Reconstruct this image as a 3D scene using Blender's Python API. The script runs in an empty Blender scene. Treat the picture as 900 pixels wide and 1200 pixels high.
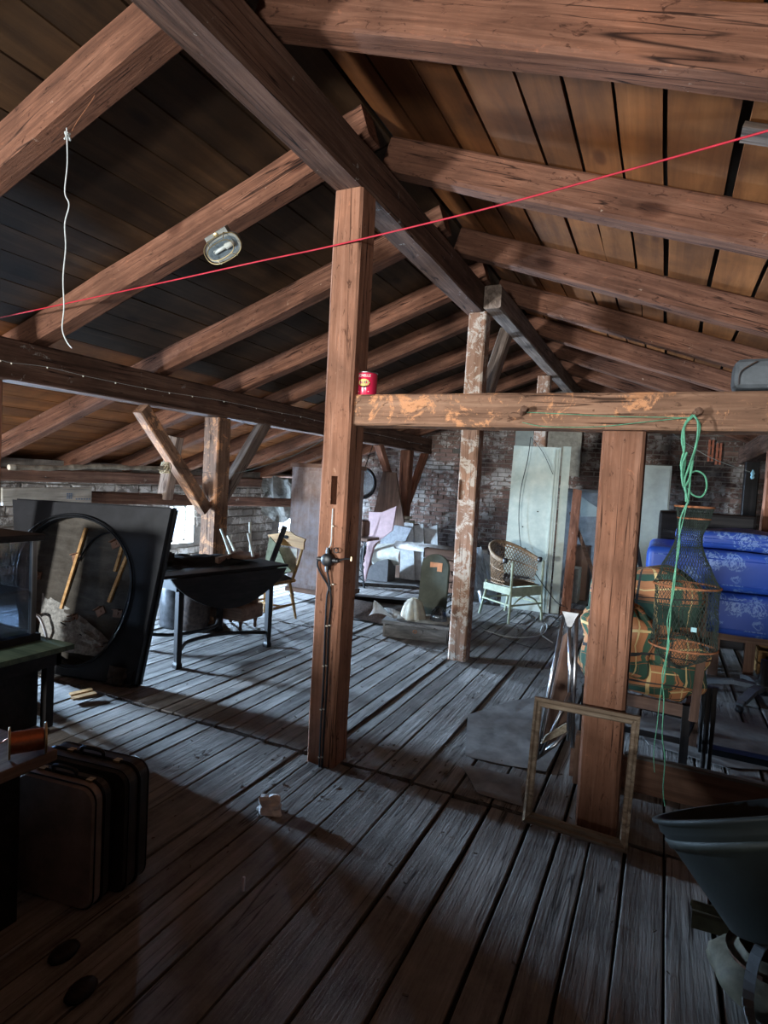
import bpy, bmesh, math, random
from mathutils import Vector, Matrix, noise
import numpy as np
R = random.Random(7)
C = bpy.context.scene.collection
sc = bpy.context.scene

# ------------------------------------------------------------------ camera (900x1200 frame)
F = 700.0; H = 1.6
dy = np.array([(780-450)/F, -(582-600)/F, -1.]); dy /= np.linalg.norm(dy)
dx = -np.array([(-1053-450)/F, -(480-600)/F, -1.]); dx -= dy*dx.dot(dy); dx /= np.linalg.norm(dx)
dz = np.cross(dx, dy)
M3 = np.array([dx, dy, dz])
cd = bpy.data.cameras.new('camera'); cam = bpy.data.objects.new('camera', cd); C.objects.link(cam)
cd.sensor_fit = 'HORIZONTAL'; cd.sensor_width = 36; cd.lens = 36*F/900; cd.clip_start = .02; cd.clip_end = 200
cam.matrix_world = Matrix.Translation((0, 0, H)) @ Matrix([list(r) for r in M3]).to_4x4()
sc.camera = cam
sc.view_settings.view_transform = 'Standard'; sc.view_settings.look = 'None'
sc.view_settings.exposure = -0.04; sc.view_settings.gamma = 1; sc.view_settings.use_curve_mapping = False
# ------------------------------------------------------------------ world and daylight
w = bpy.data.worlds.new('world'); sc.world = w; w.use_nodes = True
w.node_tree.nodes['Background'].inputs[0].default_value = (.62, .78, 1, 1)
w.node_tree.nodes['Background'].inputs[1].default_value = 2.2
def area(name, loc, target, sx, sy, power, col, spread=180):
    l = bpy.data.lights.new(name, 'AREA'); l.shape = 'RECTANGLE'; l.size = sx; l.size_y = sy
    l.energy = power; l.color = col; l.spread = math.radians(spread)
    o = bpy.data.objects.new(name, l); C.objects.link(o); o.location = loc
    o.rotation_euler = (Vector(target)-Vector(loc)).to_track_quat('-Z', 'Y').to_euler()
    return o
WX = -7.0                                   # left knee wall, inner face
GY = 11.0                                   # far gable, inner face
FY = -3.0                                   # near gable (behind the camera)
EX = 3.9                                    # right knee wall
WIN = [(7.30, .42, 1.02, .27), (3.05, .50, 1.15, .40), (10.35, .45, 1.10, .36)]   # y, z0, z1, half width
area('daylight_far', (WX-.42, 7.30, .95), (-3.2, 5.2, .0), .45, .5, 4600, (.64, .81, 1))
area('daylight_mid', (WX-.42, 3.05, 1.1), (-2.0, 2.6, .0), .5, .5, 3400, (.60, .79, 1))
area('daylight_back', (WX-.42, 10.35, 1.0), (-3.2, 8.6, .1), .55, .55, 1400, (.64, .81, 1))
area('daylight_gable_left', (-4.1, FY-.45, 1.28), (-.9, 3.6, 2.6), .5, .5, 1250, (1, .94, .86))
area('daylight_gable_right', (-.4, FY-.45, 1.45), (-.9, 3.0, 1.6), .5, .5, 420, (1, .93, .84))

# ------------------------------------------------------------------ pixel rays (only used to read positions off known planes)
def ray(x, y): return M3 @ np.array([(x-450)/F, -(y-600)/F, -1.])
def hit(x, y, ax, val):
    v = ray(x, y); c = (0, 0, H); t = (val-c[ax])/v[ax]; return Vector((t*v[0], t*v[1], H+t*v[2]))
def fl(x, y, z=0): return hit(x, y, 2, z)

# ------------------------------------------------------------------ materials
MATS = {}
def newmat(name):
    m = bpy.data.materials.new(name); m.use_nodes = True; MATS[name] = m
    nt = m.node_tree; b = nt.nodes['Principled BSDF']; return m, nt, b
def N(nt, t, **k):
    n = nt.nodes.new(t)
    for a, v in k.items():
        if a in n.inputs: n.inputs[a].default_value = v
        else: setattr(n, a, v)
    return n
def ramp(nt, src, stops):
    r = nt.nodes.new('ShaderNodeValToRGB'); e = r.color_ramp.elements
    while len(e) > 1: e.remove(e[-1])
    e[0].position = stops[0][0]; e[0].color = (*stops[0][1], 1) if len(stops[0][1]) == 3 else stops[0][1]
    for p, c in stops[1:]:
        q = e.new(p); q.color = (*c, 1) if len(c) == 3 else c
    nt.links.new(src, r.inputs[0]); return r
def mix(nt, fac, a, b, bt='MIX'):
    n = nt.nodes.new('ShaderNodeMix'); n.data_type = 'RGBA'; n.blend_type = bt
    for i, s in ((0, fac), (6, a), (7, b)):
        if hasattr(s, 'is_linked'): nt.links.new(s, n.inputs[i])
        elif i == 0: n.inputs[0].default_value = s
        else: n.inputs[i].default_value = (*s, 1)
    return n.outputs[2]
def wood(name, dark, mid, light, axis='X', rough=.85, fine=22, dust=None, dustamt=.0, peel=None, peelamt=.0, bump=.35, spec=.2, var=.25, crack=True, knots=True, position=False, span=.9):
    m, nt, b = newmat(name)
    tc = N(nt, 'ShaderNodeTexCoord'); geo = N(nt, 'ShaderNodeNewGeometry'); oi = N(nt, 'ShaderNodeObjectInfo')
    src = geo.outputs['Position'] if position else tc.outputs['Object']
    rv = N(nt, 'ShaderNodeVectorMath', operation='SCALE'); cx = N(nt, 'ShaderNodeCombineXYZ')
    for i in range(3): nt.links.new(oi.outputs['Random'], cx.inputs[i])
    nt.links.new(cx.outputs[0], rv.inputs[0]); rv.inputs['Scale'].default_value = 37.
    ad = N(nt, 'ShaderNodeVectorMath', operation='ADD'); nt.links.new(src, ad.inputs[0]); nt.links.new(rv.outputs[0], ad.inputs[1])
    mp = N(nt, 'ShaderNodeMapping'); i = 'XYZ'.index(axis); s = [1., 1., 1.]; s[i] = .055
    mp.inputs['Scale'].default_value = s; nt.links.new(ad.outputs[0], mp.inputs[0])
    n1 = N(nt, 'ShaderNodeTexNoise', Scale=fine, Detail=8, Roughness=.65, Distortion=.6); nt.links.new(mp.outputs[0], n1.inputs['Vector'])
    n2 = N(nt, 'ShaderNodeTexNoise', Scale=2.6, Detail=5, Roughness=.6, Distortion=.3); nt.links.new(ad.outputs[0], n2.inputs['Vector'])
    n3 = N(nt, 'ShaderNodeTexNoise', Scale=fine*3.3, Detail=4, Roughness=.7); nt.links.new(mp.outputs[0], n3.inputs['Vector'])
    c1 = ramp(nt, n1.outputs['Fac'], [(.5-span*.28, dark), (.5, mid), (.5+span*.25, light)])
    c2 = ramp(nt, n2.outputs['Fac'], [(.3, (.45, .45, .45)), (.55, (.85, .85, .85)), (.75, (1.15, 1.1, 1.05))])
    col = mix(nt, .85, c1.outputs[0], c2.outputs[0], 'MULTIPLY')
    vr = ramp(nt, oi.outputs['Random'], [(0, (1-var,)*3), (1, (1+var*.6,)*3)])
    col = mix(nt, 1., col, vr.outputs[0], 'MULTIPLY')
    if knots:
        mk = N(nt, 'ShaderNodeMapping'); sk = [1., 1., 1.]; sk[i] = .45; mk.inputs['Scale'].default_value = sk; nt.links.new(ad.outputs[0], mk.inputs[0])
        vo = N(nt, 'ShaderNodeTexVoronoi', Scale=3.2); nt.links.new(mk.outputs[0], vo.inputs['Vector'])
        kr = ramp(nt, vo.outputs['Distance'], [(.0, (.22, .18, .16)), (.085, (.5, .42, .38)), (.13, (1, 1, 1))])
        col = mix(nt, .8, col, kr.outputs[0], 'MULTIPLY')
    if peel:
        n4 = N(nt, 'ShaderNodeTexNoise', Scale=7.5, Detail=9, Roughness=.78, Distortion=.5); nt.links.new(ad.outputs[0], n4.inputs['Vector'])
        pr = ramp(nt, n4.outputs['Fac'], [(.66-peelamt*.3, (0, 0, 0)), (.70-peelamt*.3, (.85, .85, .85))])
        col = mix(nt, pr.outputs[0], col, peel)
    if fine >= 30:
        mn = N(nt, 'ShaderNodeMapping'); s3 = [1., 1., 1.]; s3[i] = .35; mn.inputs['Scale'].default_value = s3; nt.links.new(ad.outputs[0], mn.inputs[0])
        nn1 = N(nt, 'ShaderNodeTexNoise', Scale=32., Detail=5, Roughness=.7, Distortion=1.2); nt.links.new(mn.outputs[0], nn1.inputs['Vector'])
        nr1 = ramp(nt, nn1.outputs['Fac'], [(.33, (.3, .25, .22)), (.41, (1, 1, 1)), (.62, (1, 1, 1)), (.70, (1.5, 1.35, 1.25))])
        col = mix(nt, .9, col, nr1.outputs[0], 'MULTIPLY')
    if dust:
        n5 = N(nt, 'ShaderNodeTexNoise', Scale=9., Detail=7, Roughness=.75); nt.links.new(ad.outputs[0], n5.inputs['Vector'])
        dr = ramp(nt, n5.outputs['Fac'], [(.35, (0, 0, 0)), (.72, (dustamt,)*3)])
        col = mix(nt, dr.outputs[0], col, dust)
    hgt = None
    if crack:
        mc = N(nt, 'ShaderNodeMapping'); s2 = [1., 1., 1.]; s2[i] = .03; mc.inputs['Scale'].default_value = s2; nt.links.new(ad.outputs[0], mc.inputs[0])
        nc = N(nt, 'ShaderNodeTexNoise', Scale=13., Detail=3, Roughness=.5, Distortion=.5); nt.links.new(mc.outputs[0], nc.inputs['Vector'])
        cr = ramp(nt, nc.outputs['Fac'], [(.485, (1, 1, 1)), (.4985, (.12, .1, .09)), (.503, (.12, .1, .09)), (.515, (1, 1, 1))])
        msk = ramp(nt, n2.outputs['Fac'], [(.42, (0, 0, 0)), (.55, (1, 1, 1))])
        col = mix(nt, msk.outputs[0], col, mix(nt, 1., col, cr.outputs[0], 'MULTIPLY'))
    nt.links.new(col, b.inputs['Base Color'])
    b.inputs['Roughness'].default_value = rough; b.inputs['Specular IOR Level'].default_value = spec
    a2 = N(nt, 'ShaderNodeMath', operation='MULTIPLY_ADD'); nt.links.new(n3.outputs['Fac'], a2.inputs[0]); a2.inputs[1].default_value = .5; nt.links.new(n1.outputs['Fac'], a2.inputs[2])
    bp = N(nt, 'ShaderNodeBump', Strength=bump, Distance=.012); nt.links.new(a2.outputs[0], bp.inputs['Height']); nt.links.new(bp.outputs[0], b.inputs['Normal'])
    return m
def plain(name, col, rough=.6, metal=0., var=.25, scale=14., bump=.1, spec=.4, col2=None, trans=0., alpha=1.):
    m, nt, b = newmat(name)
    tc = N(nt, 'ShaderNodeTexCoord'); n = N(nt, 'ShaderNodeTexNoise', Scale=scale, Detail=6, Roughness=.65)
    nt.links.new(tc.outputs['Object'], n.inputs['Vector'])
    d = tuple(c*(1-var*1.6) for c in col); l = tuple(min(1, c*(1+var)) for c in (col2 or col))
    r = ramp(nt, n.outputs['Fac'], [(.3, d), (.7, l)]); nt.links.new(r.outputs[0], b.inputs['Base Color'])
    b.inputs['Roughness'].default_value = rough; b.inputs['Metallic'].default_value = metal; b.inputs['Specular IOR Level'].default_value = spec
    if bump:
        bp = N(nt, 'ShaderNodeBump', Strength=bump, Distance=.01); nt.links.new(n.outputs['Fac'], bp.inputs['Height']); nt.links.new(bp.outputs[0], b.inputs['Normal'])
    if trans: b.inputs['Transmission Weight'].default_value = trans
    if alpha < 1: b.inputs['Alpha'].default_value = alpha
    return m
def glass(name, tint=(.9, .95, 1), gl=.12):
    m, nt, b = newmat(name); nt.nodes.remove(b); out = nt.nodes['Material Output']
    t = N(nt, 'ShaderNodeBsdfTransparent'); t.inputs[0].default_value = (*tint, 1)
    g = N(nt, 'ShaderNodeBsdfGlossy', Roughness=.08); mx = nt.nodes.new('ShaderNodeMixShader'); mx.inputs[0].default_value = gl
    nt.links.new(t.outputs[0], mx.inputs[1]); nt.links.new(g.outputs[0], mx.inputs[2]); nt.links.new(mx.outputs[0], out.inputs[0]); return m

timber = {}
for ax in 'XYZ':
    timber[ax] = wood('hewn_timber_'+ax, (.075, .03, .018), (.25, .105, .062), (.42, .20, .13), ax, peel=(.46, .34, .26), peelamt=.06)
m_post = wood('red_brown_post', (.19, .08, .046), (.31, .145, .088), (.41, .21, .138), 'X', fine=34, peel=(.5, .3, .2), peelamt=.1, var=.05)
m_peeled = wood('flaking_limewashed_post', (.2, .1, .06), (.36, .2, .13), (.46, .29, .21), 'X', peel=(.50, .43, .36), peelamt=.52, var=.05)
m_rafter = wood('rafter_wood', (.075, .032, .019), (.17, .073, .043), (.27, .128, .080), 'X', fine=34, peel=(.42, .31, .24), peelamt=.05, var=.15)
m_purlin = wood('purlin_wood', (.04, .02, .013), (.13, .066, .043), (.23, .135, .095), 'X', peel=(.33, .31, .28), peelamt=.12, var=.05)
m_beam = wood('tie_beam_wood', (.14, .072, .043), (.28, .152, .096), (.40, .238, .155), 'X', fine=30, peel=(.58, .27, .13), peelamt=.42, var=.02)
m_greyt = wood('grey_timber', (.06, .045, .037), (.22, .155, .12), (.4, .31, .25), 'X', peel=(.45, .4, .34), peelamt=.05)
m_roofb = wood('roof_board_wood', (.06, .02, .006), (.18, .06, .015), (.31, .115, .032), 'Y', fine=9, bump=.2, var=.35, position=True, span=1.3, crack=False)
m_roofd = wood('shaded_roof_board_wood', (.02, .010, .005), (.055, .027, .011), (.11, .055, .022), 'Y', fine=10, bump=.2, var=.4, position=True, span=1.2, crack=False)  # darker copy of the roof board wood: left-slope shade put into the colour
m_floor = wood('grey_floorboard', (.07, .063, .058), (.2, .182, .168), (.33, .31, .295), 'Y', fine=26, bump=.75, var=.22, position=True, dust=(.3, .285, .265), dustamt=.45, spec=.3, rough=.72, peel=(.12, .1, .085), peelamt=-.03, span=.8)
m_dark = plain('dark_void', (.012, .01, .009), .95, var=.2, bump=0)
m_dkw = {ax: wood('dark_stained_wood_'+ax, (.006, .005, .005), (.018, .014, .013), (.035, .028, .026), ax, rough=.5, bump=.12, crack=False, knots=False) for ax in 'XYZ'}
m_brw = {ax: wood('brown_furniture_wood_'+ax, (.09, .045, .03), (.22, .12, .08), (.32, .19, .13), ax, rough=.55, bump=.12, crack=False, knots=False) for ax in 'XYZ'}
m_pine = {ax: wood('pine_wood_'+ax, (.22, .1, .03), (.5, .27, .1), (.68, .42, .19), ax, rough=.5, bump=.1, crack=False, knots=False) for ax in 'XYZ'}
m_grw = {ax: wood('weathered_grey_wood_'+ax, (.07, .065, .06), (.2, .19, .18), (.34, .325, .31), ax, bump=.3) for ax in 'XYZ'}
m_ward = wood('faded_wardrobe_wood', (.2, .12, .09), (.33, .21, .165), (.45, .32, .27), 'Z', rough=.5, bump=.08, crack=False, knots=False, dust=(.42, .37, .38), dustamt=.6)
m_blackm = plain('black_metal', (.012, .013, .015), .4, .6, .3)
m_black = plain('black_plastic', (.012, .012, .014), .45, 0, .2)
m_chrome = plain('dull_chrome', (.55, .56, .58), .28, 1., .2)
m_brass = plain('brass_wire', (.55, .42, .22), .35, .9, .15)
m_white = plain('old_white', (.66, .64, .58), .6, 0, .15)
m_cream = plain('cream_paper', (.6, .55, .45), .8, 0, .2)
m_greenp = plain('pale_green_paint', (.40, .47, .42), .55, 0, .12, scale=5, col2=(.47, .5, .43))
m_greyp = plain('grey_board_paint', (.33, .37, .35), .6, 0, .15, scale=4)
m_glass = glass('clear_glass'); m_glassd = glass('dusty_glass', (.55, .6, .66), .14)
m_wickg = plain('pale_green_wicker_paint', (.26, .285, .19), .7, 0, .2)
m_wick = plain('brown_wicker', (.26, .17, .1), .8, 0, .35, scale=30)
m_redc = plain('red_cord', (.46, .012, .028), .6, 0, .15)
m_green = plain('green_rope', (.10, .33, .20), .6, 0, .3, scale=40)
m_str = plain('white_string', (.5, .52, .5), .8, 0, .15, scale=60)
m_net = plain('dark_green_net', (.022, .034, .028), .8, 0, .3, scale=40)
m_rust = plain('rusty_hoop', (.38, .15, .07), .7, .2, .35, scale=50)
m_copper = plain('copper_wire', (.6, .22, .12), .3, .9, .15, scale=60)
m_tub = plain('dark_green_enamel', (.007, .0105, .010), .65, 0, .3, scale=8)
m_case = plain('worn_black_leatherette', (.03, .028, .027), .42, 0, .35, scale=10)
m_casef = plain('scuffed_grey_brown_case', (.24, .19, .165), .45, 0, .35, scale=5)
m_olive = plain('olive_painted_wood', (.06, .065, .045), .7, 0, .25, scale=7)
m_stone = None

def brickmat(name, c1, c2, white, wamt, dirt):
    m, nt, b = newmat(name)
    geo = N(nt, 'ShaderNodeNewGeometry'); oi = N(nt, 'ShaderNodeObjectInfo')
    r = ramp(nt, oi.outputs['Random'], [(0, c1), (1, c2)])
    n = N(nt, 'ShaderNodeTexNoise', Scale=3.6, Detail=10, Roughness=.78, Distortion=.2); nt.links.new(geo.outputs['Position'], n.inputs['Vector'])
    p = ramp(nt, n.outputs['Fac'], [(.55-wamt*.3, (0, 0, 0)), (.58-wamt*.3, (1, 1, 1))])
    col = mix(nt, p.outputs[0], r.outputs[0], white)
    n2 = N(nt, 'ShaderNodeTexNoise', Scale=.9, Detail=6, Roughness=.6); 
    o = N(nt, 'ShaderNodeVectorMath', operation='ADD'); nt.links.new(geo.outputs['Position'], o.inputs[0]); o.inputs[1].default_value = (5, 3, 8); nt.links.new(o.outputs[0], n2.inputs['Vector'])
    d = ramp(nt, n2.outputs['Fac'], [(.38, dirt), (.6, (1, 1, 1))]); col = mix(nt, 1., col, d.outputs[0], 'MULTIPLY')
    nt.links.new(col, b.inputs['Base Color']); b.inputs['Roughness'].default_value = .9; b.inputs['Specular IOR Level'].default_value = .15
    n3 = N(nt, 'ShaderNodeTexNoise', Scale=28., Detail=6, Roughness=.7); nt.links.new(geo.outputs['Position'], n3.inputs['Vector'])
    bp = N(nt, 'ShaderNodeBump', Strength=.6, Distance=.01); nt.links.new(n3.outputs['Fac'], bp.inputs['Height']); nt.links.new(bp.outputs[0], b.inputs['Normal'])
    return m
m_brick = brickmat('old_brick', (.17, .10, .08), (.36, .23, .185), (.50, .45, .41), .16, (.13, .115, .12))
m_stone = brickmat('old_rubble_stone', (.17, .15, .13), (.30, .27, .24), (.5, .47, .43), .15, (.45, .42, .4))
m_mortar = plain('lime_mortar', (.17, .15, .13), .95, 0, .35, scale=6)

def plaid(name):
    m, nt, b = newmat(name); tc = N(nt, 'ShaderNodeTexCoord'); sp = N(nt, 'ShaderNodeSeparateXYZ'); nt.links.new(tc.outputs['UV'], sp.inputs[0])
    def stripe(o, off, w_, f):
        a = N(nt, 'ShaderNodeMath', operation='MULTIPLY_ADD'); nt.links.new(o, a.inputs[0]); a.inputs[1].default_value = f; a.inputs[2].default_value = off
        fr = N(nt, 'ShaderNodeMath', operation='FRACT'); nt.links.new(a.outputs[0], fr.inputs[0])
        l = N(nt, 'ShaderNodeMath', operation='LESS_THAN'); nt.links.new(fr.outputs[0], l.inputs[0]); l.inputs[1].default_value = w_; return l.outputs[0]
    col = None; base = (.42, .17, .07)
    u, v = sp.outputs[0], sp.outputs[1]
    col = mix(nt, stripe(u, 0, .32, 1), base, (.035, .085, .05)); col = mix(nt, stripe(v, 0, .32, 1), col, (.03, .075, .05)); col = mix(nt, stripe(u, .45, .02, 2), col, (.3, .12, .05)); col = mix(nt, stripe(v, .45, .02, 2), col, (.3, .12, .05))
    col = mix(nt, stripe(u, .35, .05, 1), col, (.62, .45, .2)); col = mix(nt, stripe(v, .35, .05, 1), col, (.62, .45, .2))
    col = mix(nt, stripe(u, .6, .035, 1), col, (.03, .03, .03)); col = mix(nt, stripe(v, .6, .035, 1), col, (.03, .03, .03))
    nt.links.new(col, b.inputs['Base Color']); b.inputs['Roughness'].default_value = .9
    return m
m_plaid = plaid('orange_green_plaid')
def damask(name):
    m, nt, b = newmat(name); tc = N(nt, 'ShaderNodeTexCoord')
    v = N(nt, 'ShaderNodeTexVoronoi', Scale=5.5, feature='F1'); n = N(nt, 'ShaderNodeTexNoise', Scale=8., Detail=3, Distortion=3.)
    n2 = N(nt, 'ShaderNodeTexNoise', Scale=3., Detail=2)
    for q in (v, n, n2): nt.links.new(tc.outputs['Object'], q.inputs['Vector'])
    a = N(nt, 'ShaderNodeMath', operation='MULTIPLY_ADD'); nt.links.new(n.outputs['Fac'], a.inputs[0]); a.inputs[1].default_value = .9; nt.links.new(v.outputs['Distance'], a.inputs[2])
    r = ramp(nt, a.outputs[0], [(.52, (.02, .075, .42)), (.56, (.22, .34, .68)), (.66, (.22, .34, .68)), (.70, (.02, .075, .42)), (.78, (.02, .075, .42)), (.81, (.18, .3, .64)), (.87, (.18, .3, .64)), (.90, (.03, .085, .44))])
    f = ramp(nt, n2.outputs['Fac'], [(.36, (0, 0, 0)), (.46, (1, 1, 1))])
    col = mix(nt, f.outputs[0], (.02, .08, .42), r.outputs[0])
    nt.links.new(col, b.inputs['Base Color']); b.inputs['Roughness'].default_value = .45
    return m
m_blue = damask('blue_damask')

# ------------------------------------------------------------------ mesh helpers
WMX = {}
def link(name, bm, mat, parent=None, mw=None, origin=None, label=None, smooth=False):
    """bm in world coordinates (or local ones when mw is given)."""
    me = bpy.data.meshes.new(name)
    if mw is None:
        if origin is None:
            if parent is not None and not bm.verts: origin = Vector()
            else:
                xs = [v.co for v in bm.verts]; lo = Vector([min(c[i] for c in xs) for i in range(3)]); hi = Vector([max(c[i] for c in xs) for i in range(3)])
                origin = Vector(((lo.x+hi.x)/2, (lo.y+hi.y)/2, lo.z))
        mw = Matrix.Translation(origin); bmesh.ops.translate(bm, verts=bm.verts, vec=-Vector(origin))
    bmesh.ops.recalc_face_normals(bm, faces=bm.faces)
    bm.to_mesh(me); bm.free()
    if smooth:
        for p in me.polygons: p.use_smooth = True
    mats = mat if isinstance(mat, (list, tuple)) else [mat]
    for q in mats: me.materials.append(q)
    return place(bpy.data.objects.new(name, me), parent, mw, label)
def place(o, parent, mw, label=None):
    C.objects.link(o); WMX[o.name] = mw
    if parent is not None:
        o.parent = parent; o.matrix_basis = WMX[parent.name].inverted() @ mw
    else: o.matrix_basis = mw
    if label: o['label'] = label
    return o
def thing(name, label, cat, loc=(0, 0, 0), rz=0, group=None):
    o = bpy.data.objects.new(name, None); o.empty_display_size = .1
    place(o, None, Matrix.Translation(loc) @ Matrix.Rotation(rz, 4, 'Z')); return tag(o, label, cat, group)
def tag(o, label, cat, group=None):
    o['label'] = label; o['category'] = cat
    if group: o['group'] = group
    return o
def struct(o): o['kind'] = 'structure'; return o
def BM(): return bmesh.new()
def box(bm, c, s, m=None):
    v = [bm.verts.new(Vector(c)+Vector((sx*s[0]/2, sy*s[1]/2, sz*s[2]/2))) for sx in (-1, 1) for sy in (-1, 1) for sz in (-1, 1)]
    if m is not None:
        for q in v: q.co = m @ q.co
    for f in ((0, 1, 3, 2), (4, 6, 7, 5), (0, 4, 5, 1), (2, 3, 7, 6), (0, 2, 6, 4), (1, 5, 7, 3)): bm.faces.new([v[i] for i in f])
    return bm
def bbox(bm, lo, hi): return box(bm, [(a+b)/2 for a, b in zip(lo, hi)], [b-a for a, b in zip(lo, hi)])
def rbox(bm, c, s, r, seg=2):
    t = BM(); box(t, c, s); bmesh.ops.bevel(t, geom=t.edges[:], offset=r, segments=seg, affect='EDGES', profile=.6)
    merge(bm, t); return bm
def merge(bm, t, m=None):
    me = bpy.data.meshes.new('tmp'); t.to_mesh(me); t.free()
    if m is not None: me.transform(m)
    bm.from_mesh(me); bpy.data.meshes.remove(me)
def frame(p0, p1, up=(0, 0, 1)):
    p0 = Vector(p0); p1 = Vector(p1); x = (p1-p0).normalized(); up = Vector(up)
    if abs(x.dot(up)) > .98: up = Vector((0, 1, 0))
    y = up.cross(x).normalized(); z = x.cross(y)
    return Matrix(((x.x, y.x, z.x, p0.x), (x.y, y.y, z.y, p0.y), (x.z, y.z, z.z, p0.z), (0, 0, 0, 1)))
def bar(bm, p0, p1, w_, h, up=(0, 0, 1)):
    L = (Vector(p1)-Vector(p0)).length; box(bm, (L/2, 0, 0), (L, w_, h), frame(p0, p1, up)); return bm
def tube(bm, pts, r, n=6, closed=False, rad=None):
    pts = [Vector(p) for p in pts]; rings = []; k = len(pts); prev = None
    for i, p in enumerate(pts):
        a = pts[(i-1) % k] if (closed or i) else p; b = pts[(i+1) % k] if (closed or i < k-1) else p
        t = (b-a).normalized() if (b-a).length > 1e-9 else Vector((0, 0, 1))
        if prev is None:
            u = t.orthogonal().normalized()
        else:
            u = prev - t*prev.dot(t); u = u.normalized() if u.length > 1e-6 else t.orthogonal().normalized()
        prev = u; v = t.cross(u); rr = rad[i] if rad else r
        rings.append([bm.verts.new(p+u*rr*math.cos(2*math.pi*j/n)+v*rr*math.sin(2*math.pi*j/n)) for j in range(n)])
    m = k if closed else k-1
    for i in range(m):
        A, B = rings[i], rings[(i+1) % k]
        for j in range(n): bm.faces.new((A[j], A[(j+1) % n], B[(j+1) % n], B[j]))
    if not closed: bm.faces.new(rings[0][::-1]); bm.faces.new(rings[-1])
    return bm
def lathe(bm, c, prof, n=24, m=None, close=True, sq=1.):
    rings = []; c = Vector(c)
    for r, z in prof:
        ring = [bm.verts.new(c+Vector((r*math.cos(2*math.pi*j/n), sq*r*math.sin(2*math.pi*j/n), z))) for j in range(n)]
        rings.append(ring)
    if m is not None:
        for g in rings:
            for v in g: v.co = m @ v.co
    for A, B in zip(rings, rings[1:]):
        for j in range(n): bm.faces.new((A[j], A[(j+1) % n], B[(j+1) % n], B[j]))
    if close: bm.faces.new(rings[0][::-1]); bm.faces.new(rings[-1])
    return bm
def prism(bm, pts, thick, m=None):
    """pts: 2D outline in local XZ, extruded along local Y by thick."""
    a = [bm.verts.new((x, 0, z)) for x, z in pts]; b = [bm.verts.new((x, thick, z)) for x, z in pts]
    bm.faces.new(a); bm.faces.new(b[::-1]); n = len(pts)
    for i in range(n): bm.faces.new((a[i], b[i], b[(i+1) % n], a[(i+1) % n]))
    if m is not None:
        for v in a+b: v.co = m @ v.co
    return bm
def curvepts(pts, n=8):
    """Catmull-Rom through 3D points."""
    P = [Vector(p) for p in pts]; out = []
    for i in range(len(P)-1):
        p0 = P[max(i-1, 0)]; p1 = P[i]; p2 = P[i+1]; p3 = P[min(i+2, len(P)-1)]
        for k in range(n):
            t = k/n; out.append(.5*((2*p1)+(p2-p0)*t+(2*p0-5*p1+4*p2-p3)*t*t+(3*p1-p0-3*p2+p3)*t**3))
    out.append(P[-1]); return out
def grid(bm, f, nu, nv, thick=0, uv=None):
    V = [[bm.verts.new(f(i/nu, j/nv)) for j in range(nv+1)] for i in range(nu+1)]
    lay = bm.loops.layers.uv.verify() if uv else None
    for i in range(nu):
        for j in range(nv):
            q = bm.faces.new((V[i][j], V[i+1][j], V[i+1][j+1], V[i][j+1]))
            if uv:
                for lp, (a, b) in zip(q.loops, ((i, j), (i+1, j), (i+1, j+1), (i, j+1))): lp[lay].uv = (a/nu*uv[0], b/nv*uv[1])
    if thick: bmesh.ops.solidify(bm, geom=bm.faces[:], thickness=thick)
    return bm
def timber_mesh(L, w_, h, seed, step=.25, jit=.005, cham=.014, wane=.5):
    """Hewn timber along +X, centred on the axis: eight-sided section, slightly wandering edges."""
    rr = random.Random(seed); bm = BM(); n = max(2, int(L/step)); rings = []
    for i in range(n+1):
        x = L*i/n; dyy = (noise.noise((x*.6, seed*3.1, 0)))*jit*2.2; dzz = (noise.noise((x*.6, seed*3.1, 9)))*jit*2.2; ring = []
        for k, (sy, sz) in enumerate(((1, 1), (-1, 1), (-1, -1), (1, -1))):
            c = cham*(.6+wane*2*abs(noise.noise((x*1.1, k*7.7, seed*1.7)))) + rr.uniform(0, .003)
            a = (sy*w_/2, sz*(h/2-c)); b = (sy*(w_/2-c), sz*h/2)
            prs = (a, b) if sy*sz > 0 else (b, a)
            for (yy, zz) in prs: ring.append(bm.verts.new((x, yy+dyy+rr.uniform(-1, 1)*jit*.35, zz+dzz+rr.uniform(-1, 1)*jit*.35)))
        rings.append(ring)
    for A, B in zip(rings, rings[1:]):
        for j in range(8): bm.faces.new((A[j], A[(j+1) % 8], B[(j+1) % 8], B[j]))
    bm.faces.new(rings[0][::-1]); bm.faces.new(rings[-1]); return bm
SEED = [0]
def timber_obj(name, p0, p1, w_, h, mat, parent=None, up=(0, 0, 1), **k):
    SEED[0] += 1; L = (Vector(p1)-Vector(p0)).length
    return link(name, timber_mesh(L, w_, h, SEED[0], **k), mat, parent, frame(p0, p1, up))
def carve(o, lo, hi):
    """cut a real pocket into a timber (world-space box)"""
    t = BM(); bbox(t, lo, hi); me = bpy.data.meshes.new('cut'); t.to_mesh(me); t.free()
    c = bpy.data.objects.new('cut', me); C.objects.link(c)
    md = o.modifiers.new('cut', 'BOOLEAN'); md.object = c; md.operation = 'DIFFERENCE'; md.solver = 'EXACT'
    bpy.context.view_layer.update()
    dg = bpy.context.evaluated_depsgraph_get(); nm = bpy.data.meshes.new_from_object(o.evaluated_get(dg)); o.modifiers.clear()
    old = o.data; o.data = nm; nm.name = old.name; bpy.data.objects.remove(c)
def V(*a): return Vector(a)

# ------------------------------------------------------------------ the shell
RX = -1.6; SL = .35; ZR = 3.42                                     # ridge line, slope, underside of rafters at the ridge
def zraf(x): return ZR-SL*abs(x-RX)
RH = .19; RW = .14
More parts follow.
